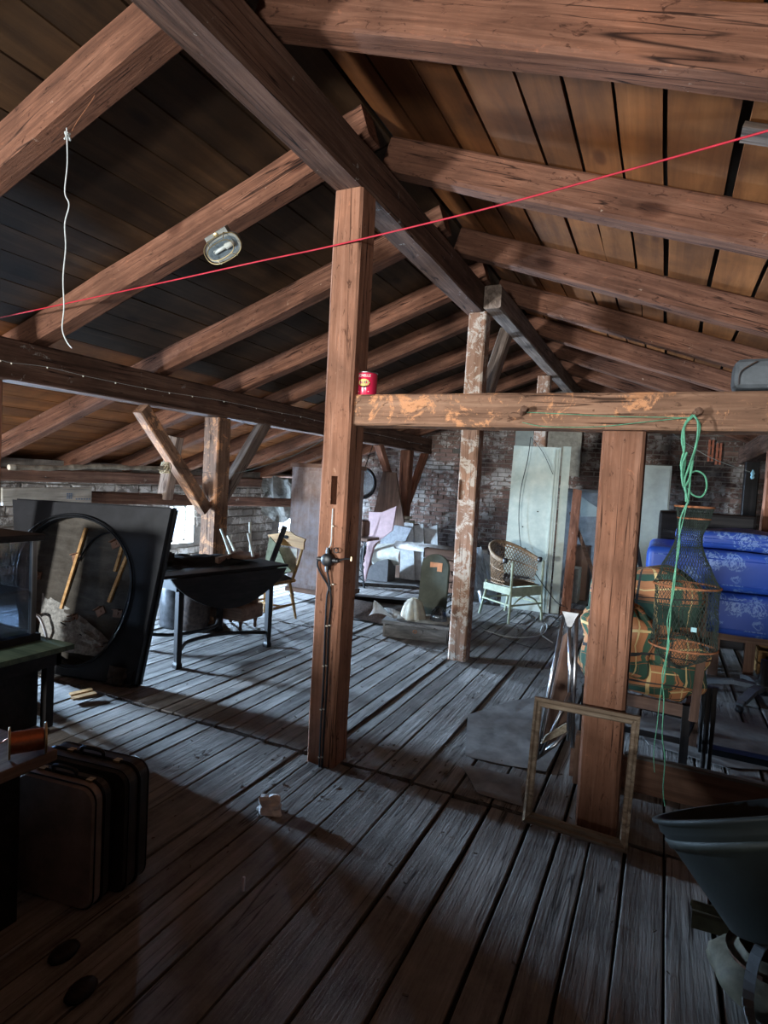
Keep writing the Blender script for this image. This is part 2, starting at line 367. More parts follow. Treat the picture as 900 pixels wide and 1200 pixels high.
# floor: dark base, then every board
fb = BM(); bbox(fb, (WX-.3, FY, -.16), (EX+.2, GY, -.045)); floor = struct(link('floor', fb, m_dark, origin=V(0, 0, 0)))
def plank(x0, x1, y0, y1, z0, th, seed, wav=.004, name='floorboard', parent=None, mat=None, step=.4):
    rr = random.Random(seed); n = max(3, int((y1-y0)/step)); bm = BM(); rings = []
    tl = rr.uniform(-.004, .004); z0 += rr.uniform(-.003, .003)
    for i in range(n+1):
        y = y0+(y1-y0)*i/n
        a = x0+rr.uniform(0, 1)*wav; b = x1-rr.uniform(0, 1)*wav; dz_ = rr.uniform(-1, 1)*.0015; cup = .0025
        rings.append([bm.verts.new(p) for p in ((a, y, z0-th), (a, y, z0-tl+dz_-.0016), (a+.004, y, z0-tl+dz_), ((a+b)/2, y, z0+dz_-cup*.5), (b-.004, y, z0+tl+dz_), (b, y, z0+tl+dz_-.0016), (b, y, z0-th))])
    for A, B in zip(rings, rings[1:]):
        for j in range(7): bm.faces.new((A[j], A[(j+1) % 7], B[(j+1) % 7], B[j]))
    bm.faces.new(rings[0][::-1]); bm.faces.new(rings[-1])
    return link(name, bm, mat or m_floor, parent)
xs = [WX+.02]
seams = [.11, -.05, -.20, -.33, -.48, -.69, -.89, -1.12, -1.33]
x = seams[0]; right = [x]
while x < EX: x += R.uniform(.15, .21); right.append(min(x, EX+.1))
left = []; x = seams[-1]
while x > WX: x -= R.uniform(.108, .150); left.append(max(x, WX-.02))
cols = sorted(set(left+seams+right))
sd = 100
for a, b in zip(cols, cols[1:]):
    w_ = b-a; vis_x = b > -3.2
    gap = R.choice((.003, .005, .007, .011)) if a < -.95 else R.choice((.005, .008, .012))
    for (y0, y1) in ((FY+.02, 2.91), (2.93, 5.4), (5.41, 8.0), (8.01, GY-.02)):
        sd += 1; off = 0 if y1 == 2.91 or y0 == 2.93 else 0
        plank(a+gap/2, b-gap/2, y0+R.uniform(0, .012), y1-R.uniform(0, .02), 0, .03, sd, parent=floor, wav=.004 if a < -1 else .007, step=.45 if y0 < 5 else 1.2)
# knee walls, gables
def wall_with_holes(name, axis, pos, th, a0, a1, z0, z1, holes, mat):
    bm = BM(); cuts = sorted(holes, key=lambda h: h[0]); cur = a0
    def blk(u0, u1, v0, v1):
        if u1-u0 < 1e-4 or v1-v0 < 1e-4: return
        if axis == 'x': bbox(bm, (min(pos, pos+th), u0, v0), (max(pos, pos+th), u1, v1))
        else: bbox(bm, (u0, min(pos, pos+th), v0), (u1, max(pos, pos+th), v1))
    for h0, h1, hz0, hz1 in cuts:
        blk(cur, h0, z0, z1); blk(h0, h1, z0, hz0); blk(h0, h1, hz1, z1); cur = h1
    blk(cur, a1, z0, z1); return struct(link(name, bm, mat, origin=V(0, 0, 0)))
ZK = zraf(WX)+.1
wl = wall_with_holes('wall_left', 'x', WX, -.28, FY, GY, -.1, ZK, [(y-hw, y+hw, a, b) for y, a, b, hw in WIN], m_mortar)
wr = wall_with_holes('wall_right', 'x', EX, .28, FY, GY, -.1, zraf(EX)+.1, [], m_mortar)
def gable(name, y, th, holes=()):
    bm = BM(); n = 24
    xs_ = sorted(set([WX-.1+(EX-WX+.2)*i/n for i in range(n+1)]+[RX]+[h for q in holes for h in q[:2]]))
    for a, b in zip(xs_, xs_[1:]):
        za, zb = zraf(a)+RH+.06, zraf(b)+RH+.06
        segs = [(-.1, None)]
        for h in holes:
            if a >= h[0]-1e-6 and b <= h[1]+1e-6: segs = [(-.1, h[2]), (h[3], None)]
        for s0, s1 in segs:
            t0, t1 = (za, zb) if s1 is None else (s1, s1)
            v = [bm.verts.new(p) for p in ((a, y, s0), (b, y, s0), (b, y, t1), (a, y, t0), (a, y+th, s0), (b, y+th, s0), (b, y+th, t1), (a, y+th, t0))]
            for f in ((0, 1, 2, 3), (7, 6, 5, 4), (0, 4, 5, 1), (3, 2, 6, 7), (0, 3, 7, 4), (1, 5, 6, 2)): bm.faces.new([v[i] for i in f])
    return struct(link(name, bm, m_mortar, origin=V(0, 0, 0)))
wb = gable('wall_back', GY, .3)
wf = gable('wall_front', FY, -.3, [(-4.45, -3.75, .95, 1.65), (-.75, -.05, 1.1, 1.8)])
# bricks of the far gable: 300 largest in view one by one, the rest joined
def brickbm(bm, x0, x1, z0, z1, d, rr):
    e = .004
    lo = [x0+rr.uniform(0, e), GY-d, z0+rr.uniform(0, e)]; hi = [x1-rr.uniform(0, e), GY+.05, z1-rr.uniform(0, e)]
    v0 = len(bm.verts); t = BM(); bbox(t, lo, hi)
    t.verts.ensure_lookup_table()
    for v in t.verts:
        if v.co.y < GY: v.co += Vector((rr.uniform(-1, 1)*.003, rr.uniform(-1, 1)*.006, rr.uniform(-1, 1)*.003))
    merge(bm, t)
rr = random.Random(5); rest = BM(); cnt = 0
bl, bh = .26, .082
for row in range(0, 44):
    z0 = row*bh; off = (row % 2)*bl/2; x = WX-off
    while x < EX:
        L = bl*rr.uniform(.93, 1.0); x0, x1 = x, x+bl-.012; x += bl
        xc = (x0+x1)/2
        if z0+bh > zraf(xc)+RH: continue
        d = .012+rr.uniform(0, .016)
        if rr.random() < .04: d = -.02
        sel = (-4.6 < xc < -2.3 and .55 < z0 < 2.05) or (-.1 < xc < 1.5 and 1.2 < z0 < 2.3)
        if sel and cnt < 298:
            cnt += 1; t = BM(); brickbm(t, x0, x1, z0, z0+bh-.012, max(d, .004), rr); link('brick', t, m_brick, wb)
        else: brickbm(rest, x0, x1, z0, z0+bh-.012, max(d, .002), rr)
o = link('brickwork', rest, m_brick, wb); o['kind'] = 'stuff'
# rubble stones of the left knee wall
rr = random.Random(9); z = 0.
def in_win(y, z_): return any(abs(y-q[0]) < q[3]+.02 and q[1]-.06 < z_ < q[2]+.06 for q in WIN)
rest = BM()
while z < 1.45:
    h = rr.uniform(.10, .17); y = FY+.3
    while y < GY-.05:
        L = rr.uniform(.18, .42); yc = y+L/2
        hitw = any((y+L > q[0]-q[3]) and (y < q[0]+q[3]) and (z+h > q[1]) and (z < q[2]) for q in WIN)
        if not hitw and z+h < 1.52:
            t = BM(); bbox(t, (WX-.05, y+.006, z+.006), (WX+rr.uniform(.015, .045), min(y+L-.008, GY), z+h-.006))
            for v in t.verts:
                if v.co.x > WX: v.co += Vector((rr.uniform(-.008, .01), rr.uniform(-.012, .012), rr.uniform(-.012, .012)))
            bmesh.ops.bevel(t, geom=[e for e in t.edges if all(v.co.x > WX for v in e.verts)], offset=.012, segments=1, affect='EDGES')
            if y > 4.6 and z > .15: link('stone', t, m_stone, wl)
            else: merge(rest, t)
        y += L
    z += h
o = link('stonework', rest, m_stone, wl); o['kind'] = 'stuff'
# windows in the knee wall
for i, (y, z0, z1, hw) in enumerate(WIN):
    wn = bpy.data.objects.new('window_%d' % (i+1), None); place(wn, None, Matrix.Translation((WX-.2, y, z0))); struct(wn)
    fr = BM(); t = .035
    for a, b in (((y-hw, z0), (y-hw+t, z1)), ((y+hw-t, z0), (y+hw, z1)), ((y-hw, z0), (y+hw, z0+t)), ((y-hw, z1-t), (y+hw, z1)), ((y-t/2, z0), (y+t/2, z1))):
        bbox(fr, (WX-.23, a[0], a[1]), (WX-.19, b[0], b[1]))
    link('window_frame', fr, m_white, wn)
    for s in (-1, 1):
        g = BM(); bbox(g, (WX-.213, min(y, y+s*hw)+.03, z0+.03), (WX-.209, max(y, y+s*hw)-.03, z1-.03)); link('pane', g, m_glass, wn)
for i, (xa, za) in enumerate(((-4.45, .95), (-.75, 1.1))):
    wn = bpy.data.objects.new('window_%d' % (i+4), None); place(wn, None, Matrix.Translation((xa+.35, FY-.2, za))); struct(wn); fr = BM()
    for a, b in (((0, 0), (.04, .7)), ((.66, 0), (.7, .7)), ((0, 0), (.7, .04)), ((0, .66), (.7, .7))): bbox(fr, (xa+a[0], FY-.24, za+a[1]), (xa+b[0], FY-.2, za+b[1]))
    link('window_frame', fr, m_white, wn)
    g = BM(); bbox(g, (xa+.04, FY-.222, za+.04), (xa+.66, FY-.218, za+.66)); link('pane', g, m_glass, wn)
# ground outside so that the windows look onto something
# roof: closed deck, and every board below it
cm = BM()
zt = lambda x: zraf(x)+RH
for s, xe in ((-1, WX-.35), (1, EX+.35)):
    a = [(RX, FY-.3, zt(RX)+.04), (xe, FY-.3, zt(xe)+.04), (xe, GY+.3, zt(xe)+.04), (RX, GY+.3, zt(RX)+.04)]
    v = [cm.verts.new(p) for p in a]+[cm.verts.new((p[0], p[1], p[2]+.05)) for p in a]
    for f in ((0, 1, 2, 3), (7, 6, 5, 4), (0, 4, 5, 1), (1, 5, 6, 2), (2, 6, 7, 3), (3, 7, 4, 0)): cm.faces.new([v[i] for i in f])
ceiling = struct(link('ceiling', cm, m_dark, origin=V(0, 0, 0)))
sd = 5000
for s, xe in ((-1, WX-.3), (1, EX+.3)):
    x = RX+s*.01
    while abs(x-RX) < abs(xe-RX):
        ww = R.uniform(.19, .27) if s > 0 else R.uniform(.20, .27)
        gap = R.choice((.004, .006, .012, .02)) if s > 0 else R.choice((.003, .004, .008))
        for (y0, y1) in ((FY, 3.27), (3.28, 6.15), (6.17, GY)):
            sd += 1; q = random.Random(sd); bm = BM(); n = int((y1-y0)/.35); rings = []; th = .024; dz_ = q.uniform(0, .01)
            ph = q.uniform(0, 99)
            for i in range(n+1):
                y = y0+(y1-y0)*i/n; e = .014 if s > 0 else .007
                a = x+s*(e*.5+e*noise.noise((y*1.3, ph, 0))); b = x+s*(ww-gap+e*noise.noise((y*1.3, ph+5, 0)))
                rings.append([bm.verts.new(p) for p in ((a, y, zt(a)-.001+dz_*.4), (b, y, zt(b)-.001+dz_*.4), (b, y, zt(b)+th), (a, y, zt(a)+th))])
            for A, B in zip(rings, rings[1:]):
                for j in range(4): bm.faces.new((A[j], A[(j+1) % 4], B[(j+1) % 4], B[j]))
            bm.faces.new(rings[0][::-1]); bm.faces.new(rings[-1]); link('roof_board', bm, m_roofd if (s < 0 and x > -4.4) else m_roofb, ceiling)  # left slope gets the shaded copy; window-lit eave boards keep the orange one
        x += s*ww

# ------------------------------------------------------------------ timber frame
ordn = ['first', 'second', 'third', 'fourth', 'fifth', 'sixth', 'seventh', 'eighth', 'ninth', 'tenth', 'eleventh']
LR = [-2.6, -1.5, -.4, .65, 1.77, 2.88, 4.1, 5.2, 6.1, 7.15, 8.2, 9.3, 10.4]
RR_ = [-2.6, -1.5, -.4, .75, 2.0, 3.2, 4.5, 5.72, 6.9, 8.1, 9.3, 10.5]
k = 0
for y in LR:
    yc = y+RW/2; vis = y > 1.5
    o = timber_obj('rafter', (RX+.01, yc, zraf(RX)+RH/2), (WX-.2, yc, zraf(WX-.2)+RH/2), RW, RH, m_rafter, jit=.006)
    if vis:
        lab = {0: 'hewn rafter crossing the upper left corner of the picture, nearest on the left slope',
               1: 'hewn left-slope rafter that carries the bulkhead lamp'}.get(k, '%s left-slope rafter counted from the front, behind the lamp rafter' % ordn[k])
        tag(o, lab, 'rafter', 'rafters of the left slope'); k += 1
    else: tag(o, ('rearmost', 'second', 'third', 'fourth')[LR.index(y)]+' left-slope rafter counted from the near gable, behind the viewpoint', 'rafter', 'left rafters behind the viewpoint')
k = 0
for y in RR_:
    yc = y+RW/2; vis = y > 1.5
    o = timber_obj('rafter', (RX-.01, yc, zraf(RX)+RH/2), (EX+.2, yc, zraf(EX+.2)+RH/2), RW, RH, m_rafter, jit=.007)
    if vis:
        lab = {0: 'broad rafter at the very top right of the picture, above the red cord',
               1: 'right-slope rafter with pale scraped flakes along its lower edge, crossed by the red cord'}.get(k, '%s right-slope rafter counted from the front' % ordn[k])
        tag(o, lab, 'rafter', 'rafters of the right slope'); k += 1
    else: tag(o, ('rearmost', 'second', 'third', 'fourth')[RR_.index(y)]+' right-slope rafter counted from the near gable, behind the viewpoint', 'rafter', 'right rafters behind the viewpoint')
tag(timber_obj('ridge_purlin', (-1.64, FY, 3.245), (-1.64, 5.36, 3.245), .18, .23, m_purlin, jit=.006), 'long hewn ridge purlin running from the upper left foreground to the second post', 'beam')
tag(timber_obj('ridge_purlin', (-1.475, 5.10, 3.235), (-1.5, GY, 3.25), .15, .2, m_greyt, jit=.006), 'greyer rear ridge purlin lapped beside the front one above the second post', 'beam')
tag(timber_obj('side_purlin', (-4.3, FY, 2.30), (-4.3, GY, 2.32), .2, .29, m_purlin, jit=.006), 'dark left purlin carrying the string of tiny lights', 'beam')
tag(timber_obj('side_purlin', (1.1, FY, 2.31), (1.1, GY, 2.31), .2, .27, m_purlin, jit=.006), 'dark right purlin above the blue mattresses', 'beam')
P1 = timber_obj('post', (-1.635, 2.905, 0), (-1.635, 2.905, 3.132), .17, .17, m_post, up=(0, 1, 0), jit=.004)
tag(P1, 'thick red-brown wooden post in the centre with black cable and junction box', 'post')
mo = hit(391, 575, 1, 2.82); carve(P1, (mo.x-.018, 2.75, mo.z-.075), (mo.x+.02, 2.90, mo.z+.08))
P2 = timber_obj('post', (-1.62, 5.26, 0), (-1.62, 5.26, 3.14), .165, .165, m_peeled, up=(0, 1, 0), jit=.006)
tag(P2, 'second ridge post with flaking limewash and a small mortise slot', 'post')
mo = hit(541, 574, 1, 5.18); carve(P2, (mo.x-.028, 5.1, mo.z-.09), (mo.x+.028, 5.24, mo.z+.09))
tag(timber_obj('post', (-1.6, 8.35, 0), (-1.6, 8.35, 3.14), .165, .165, m_peeled, up=(0, 1, 0)), 'third ridge post, behind the pale green panel', 'post')
P4 = timber_obj('post', (-.19, 3.02, 0), (-.19, 3.02, 1.888), .185, .18, m_post, up=(0, 1, 0), jit=.005)
tag(P4, 'thick orange-brown post under the tie beam with an empty picture frame at its foot', 'post')
tb = timber_obj('tie_beam', (-1.55, 2.94, 1.97), (2.2, 2.94, 1.97), .17, .165, m_beam, jit=.004, cham=.01)
tag(tb, 'horizontal hewn tie beam running right from the central post', 'beam')
tag(timber_obj('post', (2.1, 2.94, 0), (2.1, 2.94, 1.885), .16, .16, timber['X'], up=(0, 1, 0)), 'short post at the right end of the tie beam', 'post')
LP1 = tag(timber_obj('post', (-4.3, 4.95, 0), (-4.3, 4.95, 2.16), .2, .2, m_beam, up=(0, 1, 0)), 'braced post under the left purlin behind the black table', 'post')
LP2 = tag(timber_obj('post', (-4.27, 9.95, .0), (-4.27, 9.95, 2.17), .19, .19, timber['X'], up=(0, 1, 0)), 'far braced post under the left purlin on a block footing', 'post')
tag(timber_obj('post', (-4.36, 2.62, 0), (-4.36, 2.62, 2.16), .15, .15, timber['X'], up=(0, 1, 0)), 'dark post at the left edge of the picture', 'post')
t = BM(); rbox(t, (-4.27, 9.95, .09), (.42, .42, .17), .012); bm_=link('post_footing', t, m_brw['Z']); tag(bm_, 'square wooden block round the foot of the far left post', 'block')
tag(timber_obj('post', (1.08, 7.9, 0), (1.08, 7.9, 2.18), .17, .17, timber['X'], up=(0, 1, 0)), 'reddish right-hand post behind the blue mattresses', 'post')
tag(timber_obj('post', (1.12, 10.3, 0), (1.12, 10.3, 2.18), .18, .18, m_dkw['X'], up=(0, 1, 0)), 'dark post standing against the back brick wall on the right', 'post')
def brace(p0, p1, lab, mat=None, w_=.12, h=.12): return tag(timber_obj('brace', p0, p1, w_, h, mat or timber['X']), lab, 'brace')
brace((-4.3, 3.93, 2.13), (-4.3, 4.80, 1.2), 'near diagonal brace of the left post, with a rope tied round it', m_beam, .11, .13)
brace((-4.3, 5.75, 2.2), (-4.3, 5.02, 1.28), 'far diagonal brace of the braced left post', m_greyt, .12, .13)
brace((-4.27, 8.75, 2.2), (-4.27, 9.88, 1.0), 'near diagonal brace of the far left post', timber['X'])
brace((-4.27, 10.85, 2.2), (-4.27, 10.0, 1.1), 'far diagonal brace of the far left post', timber['X'])
brace((-1.6, 6.15, 3.2), (-1.62, 5.32, 2.15), 'short diagonal brace behind the second ridge post', m_greyt, .12, .12)
# eave zone on the left
tag(timber_obj('strut', (-5.33, 5.27, 1.25), (-5.2, 5.27, 1.98), .15, .13, m_greyt, up=(0, 1, 0)), 'short whitewashed strut under a left rafter above the wall plate', 'brace')
tag(timber_obj('wall_plate', (-6.9, FY+.2, 1.44), (-6.9, GY, 1.44), .16, .16, m_purlin), 'timber plate on top of the left stone wall', 'beam')
tag(timber_obj('rail', (-5.35, 2.6, 1.30), (-5.35, 8.6, 1.16), .1, .13, m_purlin), 'dark horizontal rail below the left rafters', 'beam')
for y in (2.75, 8.5): tag(timber_obj('stud', (-5.36, y, 0), (-5.36, y, 1.29 if y < 4 else 1.15), .1, .1, timber['X'], up=(0, 1, 0)), 'stud under the dark left rail, %s end' % ('near' if y < 4 else 'far'), 'post')
a = hit(2, 582, 0, -5.285); b = hit(106, 580, 0, -5.285)
bw = timber_obj('whitewashed_board', a, b, .03, .16, wood('whitewashed_plank', (.22, .2, .17), (.42, .39, .34), (.55, .52, .46), 'X', knots=False), jit=.001, cham=.004)
tag(bw, 'pale whitewashed board with faint stamped print, above the big dark panel', 'board')
pm = BM(); q = hit(78, 582, 0, -5.27); 
for i in range(3):
    for j in range(3): bbox(pm, (q.x, q.y+i*.022, q.z+.02-j*.02), (q.x+.003, q.y+i*.022+.016, q.z+.034-j*.02))
for i in range(6): bbox(pm, (q.x, q.y+.1+i*.03, q.z-.03), (q.x+.003, q.y+.1+i*.03+.016, q.z-.018))
for i in range(0): bbox(pm, (q.x, q.y+.15+i*.04, q.z-.03), (q.x+.003, q.y+.15+i*.04+.022, q.z-.01))
link('stamp', pm, plain('faded_blue_ink', (.12, .17, .25), .8), bw)['kind'] = 'stuff'

# ------------------------------------------------------------------ things hung in the roof and on the posts
# red cord
a = hit(-120, 398, 1, 2.70); b = hit(390, 288, 1, 2.80); c = hit(1010, 122, 1, 2.30)
pts = [a, hit(150, 340, 1, 2.75), hit(300, 307, 1, 2.78), b, hit(560, 247, 1, 2.67), hit(730, 201, 1, 2.54), c]
o = link('cord', tube(BM(), curvepts(pts, 8), .0042, 6), m_redc, smooth=True); tag(o, 'long bright red cord stretched across the attic in front of the central post', 'cord')
# white string with a thin wire above
sy = 1.83
pts = [hit(*p, 1, sy) for p in ((78, 150), (79, 190), (76, 225), (81, 240), (76, 262), (77, 290), (74, 325), (75, 360), (73, 385), (78, 400), (84, 408))]
o = link('string', tube(BM(), curvepts(pts, 5), .0027, 6), m_str); tag(o, 'crooked white string hanging from the upper left rafter', 'string')
kb = BM(); c = hit(79, 158, 1, sy)
for i in range(7):
    d = Vector((R.uniform(-1, 1), R.uniform(-1, 1), R.uniform(-1, 1))).normalized(); q = curvepts([c-d*.012, c+Vector((R.uniform(-.01, .01), R.uniform(-.01, .01), R.uniform(-.01, .01))), c+d*.014+Vector((0, 0, -.012))], 3); tube(kb, q, .004, 5)
link('knot', kb, m_str, o)['kind'] = 'stuff'
pts = [hit(*p, 1, sy-.02) for p in ((130, -40), (127, 30), (122, 75), (112, 110), (92, 140), (84, 154))]
o = link('wire', tube(BM(), curvepts(pts, 4), .0014, 4), m_rust); tag(o, 'thin rusty wire from the rafter down to the white string', 'wire')
# bulkhead lamp under the rafter
lc = hit(262, 290, 1, 2.80)
ux = (hit(283, 276, 1, 2.86)-hit(241, 300, 1, 2.86)).normalized(); nrm = Vector((.35, -.75, -.55)).normalized(); uy = nrm.cross(ux).normalized(); ux = uy.cross(nrm)
LM = Matrix(((ux.x, uy.x, nrm.x, lc.x), (ux.y, uy.y, nrm.y, lc.y), (ux.z, uy.z, nrm.z, lc.z), (0, 0, 0, 1))) @ Matrix.Scale(1.12, 4)
lt = thing('bulkhead_lamp', 'grey oval bulkhead lamp with wire guard fixed to the left rafter', 'lamp', lc)
def oval(a, b, n=28): return [(math.copysign(abs(math.cos(t))**.8, math.cos(t))*a, math.copysign(abs(math.sin(t))**.8, math.sin(t))*b) for t in [2*math.pi*i/n for i in range(n)]]
def ovslab(bm, a, b, z0, z1, a2=None, b2=None):
    lo = [bm.verts.new(LM @ V(x, y, z0)) for x, y in oval(a, b)]; hi = [bm.verts.new(LM @ V(x, y, z1)) for x, y in oval(a2 or a, b2 or b)]; n = len(lo)
    bm.faces.new(lo); bm.faces.new(hi[::-1])
    for i in range(n): bm.faces.new((lo[i], lo[(i+1) % n], hi[(i+1) % n], hi[i]))
    return bm
m_lampg = plain('grey_lamp_housing', (.2, .2, .18), .5, .3, .2)
t = BM(); ovslab(t, .1, .058, -.03, .012); link('housing', t, m_lampg, lt)
t = BM(); box(t, (0, .05, -.025), (.13, .06, .05), LM); link('mounting_box', t, m_lampg, lt)
t = BM(); ovslab(t, .088, .046, .013, .05, .06, .03); link('glass_dome', t, m_glass, lt)
t = BM(); tube(t, [LM @ V(.07, 0, .02), LM @ V(.02, 0, .022)], .018, 12); link('bulb_holder', t, m_cream, lt, smooth=True)
t = BM(); tube(t, [LM @ V(.02, 0, .022), LM @ V(-.05, 0, .022)], .011, 10); link('bulb', t, plain('clouded_bulb', (.75, .72, .62), .2, 0, .1), lt, smooth=True)
for (zz, a_, b_) in ((.022, .105, .062), (.062, .075, .038)):
    t = BM(); tube(t, [LM @ V(x, y, zz) for x, y in oval(a_, b_)], .0028, 6, closed=True); link('guard_ring', t, m_brass, lt)
for sx in (-1, 1):
    for s2 in (-1, 1):
        t = BM(); tube(t, [LM @ V(sx*.05, s2*.058, .005), LM @ V(sx*.05, s2*.062, .022), LM @ V(sx*.045, s2*.038, .062)], .0024, 5); link('guard_wire', t, m_brass, lt)
t = BM(); lathe(t, (0, 0, 0), [(.012, -.002), (.012, .004), (.004, .007)], 10, LM @ Matrix.Translation((-.0, .068, .002))); link('screw', t, m_brass, lt)
# string of tiny lights on the left purlin
px = [(-30, 418), (0, 422), (13, 425), (55, 430), (97, 440), (135, 448), (170, 455), (198, 460), (225, 464), (262, 470), (300, 478), (330, 484), (352, 488), (368, 492)]
pts = [hit(*p, 0, -4.185) for p in px]+[Vector((-4.185, y, 2.34-.004*(y-7)-.015*math.sin(y*3)**2)) for y in (7.4, 8, 8.6, 9.2, 9.8, 10.4)]
fl_ = thing('light_string', 'thin wire with tiny pale light beads along the left purlin', 'light string', pts[2])
link('wire', tube(BM(), curvepts(pts, 4), .002, 4), m_str, fl_)
for p in curvepts(pts[1:], 1):
    t = BM(); lathe(t, p+V(.006, 0, -.006), [(.002, -.006), (.007, 0), (.002, .007)], 8); link('bead', t, m_cream, fl_, smooth=True)
# cable, junction box and clips on the central post
yf = 2.815
cb = thing('post_cable', 'black cable with round junction box clipped up the central post', 'cable', hit(376, 898, 1, yf))
def pf(x, y, dy_=0): return hit(x, y, 1, yf-dy_)
jb = pf(384, 656, .02)
t = BM(); lathe(t, (0, 0, 0), [(.034, 0), (.038, .012), (.034, .034), (.018, .042)], 20, Matrix.Translation(jb+V(0, .018, 0)) @ Matrix.Rotation(math.pi/2, 4, 'X')); JB = link('junction_box', t, m_black, cb, smooth=True)
for d in (V(1, 0, 0), V(-1, 0, 0), V(0, 0, 1), V(0, 0, -1)):
    t = BM(); tube(t, [jb+d*.03, jb+d*.055], .013, 10); tube(t, [jb+d*.05, jb+d*.066], .010, 10); link('gland', t, m_black, JB)['kind'] = 'stuff'
link('cable', tube(BM(), curvepts([pf(390, 596, .004), pf(389, 615, .004), pf(388, 636, .006), jb+V(0, 0, .06)], 4), .0035, 6), m_str, cb)
link('cable', tube(BM(), curvepts([jb+V(0, 0, -.06), pf(388, 700, .004), pf(385, 740, .004), pf(383, 800, .004), pf(380, 850, .004), pf(377, 900, .004)], 4), .0055, 6), m_black, cb)
link('cable', tube(BM(), curvepts([jb+V(-.06, 0, 0), pf(372, 662, .01), pf(376, 672, .008), pf(385, 688, .006), pf(383, 700, .005), pf(381, 740, .005), pf(379, 800, .005), pf(376, 850, .005), pf(374, 900, .005)], 4), .0055, 6), m_black, cb)
link('cable', tube(BM(), curvepts([jb+V(.06, 0, 0), pf(404, 655, .01), pf(411, 655, .004)], 4), .005, 6), m_black, cb)
link('cable', tube(BM(), [pf(394, 645, .01)+V(.014*math.cos(t_), 0, .014*math.sin(t_)) for t_ in [i*.63 for i in range(10)]], .003, 5, closed=True), m_black, cb)
for x, y in ((389, 617), (389, 685), (385, 733), (381, 780), (378, 831), (376, 887)):
    p = pf(x, y, .004)
    for s in (-1, 1) if y > 640 else (1,):
        t = BM(); box(t, p+V(s*.009, -.004, s*.003), (.012, .008, .006)); link('clip', t, m_cream, cb)
t = BM(); box(t, pf(412, 655, .002), (.006, .01, .022)); link('clip', t, m_brass, cb)
# tin on the tie beam
cx = hit(430, 455, 1, 2.93).x; ct = V(cx, 2.93, 2.056)
tin = thing('tin_can', 'red tin can with a yellow shell emblem on the tie beam', 'can', ct)
m_tin = plain('glossy_red_tin', (.62, .02, .07), .22, 0, .05, bump=0, spec=.7)
t = BM(); lathe(t, ct, [(.053, 0), (.055, .003), (.055, .118), (.053, .121)], 36); link('body', t, m_tin, tin, smooth=True)
t = BM(); lathe(t, ct, [(.0545, .1205), (.057, .1225), (.0545, .1265), (.05, .1225)], 36, close=False); link('rim', t, m_chrome, tin, smooth=True)
def wrap(bm, z0, outline, r):   # flat outline wrapped on the tin; x is arc length
    top = []
    for x, z in outline:
        a_ = -math.pi/2+.12+x/.055; top.append(bm.verts.new(ct+V(r*math.cos(a_), r*math.sin(a_), z0+z)))
    c_ = sum((v.co for v in top), Vector())/len(top); d_ = c_-ct; k_ = r/math.hypot(d_.x, d_.y); cv = bm.verts.new(V(ct.x+d_.x*k_, ct.y+d_.y*k_, c_.z))
    for i in range(len(top)): bm.faces.new((cv, top[i], top[(i+1) % len(top)]))
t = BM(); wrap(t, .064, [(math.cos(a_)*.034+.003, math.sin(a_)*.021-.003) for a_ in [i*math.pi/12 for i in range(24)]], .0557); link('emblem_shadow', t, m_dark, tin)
m_yel = plain('emblem_yellow', (.7, .52, .12), .4, 0, .25, scale=60)
t = BM(); wrap(t, .067, [(math.cos(a_)*(.031+.002*math.cos(9*a_)), math.sin(a_)*.019) for a_ in [i*math.pi/18 for i in range(36)]], .0565); link('emblem', t, m_yel, tin)
for i in range(-2, 3):
    t = BM(); wrap(t, .066, [(i*.009-.0012, -.012), (i*.012-.0012, .013), (i*.012+.0012, .013), (i*.009+.0012, -.012)], .0575); link('shell_rib', t, m_cream, tin)
def lettering(name, body, size, z0, r, mat, parent):
    cu = bpy.data.curves.new('t', 'FONT'); cu.body = body; cu.size = size; cu.align_x = 'CENTER'; cu.extrude = 0; cu.offset = size*.02
    ob = bpy.data.objects.new('t', cu); C.objects.link(ob); bpy.context.view_layer.update()
    me = bpy.data.meshes.new_from_object(ob.evaluated_get(bpy.context.evaluated_depsgraph_get())); bpy.data.objects.remove(ob)
    bm = BM(); bm.from_mesh(me)
    for v in bm.verts:
        a_ = -math.pi/2+.12+v.co.x/.055; v.co = ct+V(r*math.cos(a_), r*math.sin(a_), z0+v.co.y)
    return link(name, bm, mat, parent)
m_let = plain('cream_print', (.85, .7, .66), .5, 0, .05)
lettering('lettering', 'SCHELLE', .019, .098, .0562, m_let, tin)
t = BM(); wrap(t, .02, [(-.034, -.002), (-.034, .002), (.03, .002), (.03, -.002)], .0562); link('printed_line', t, m_let, tin)
t = BM()
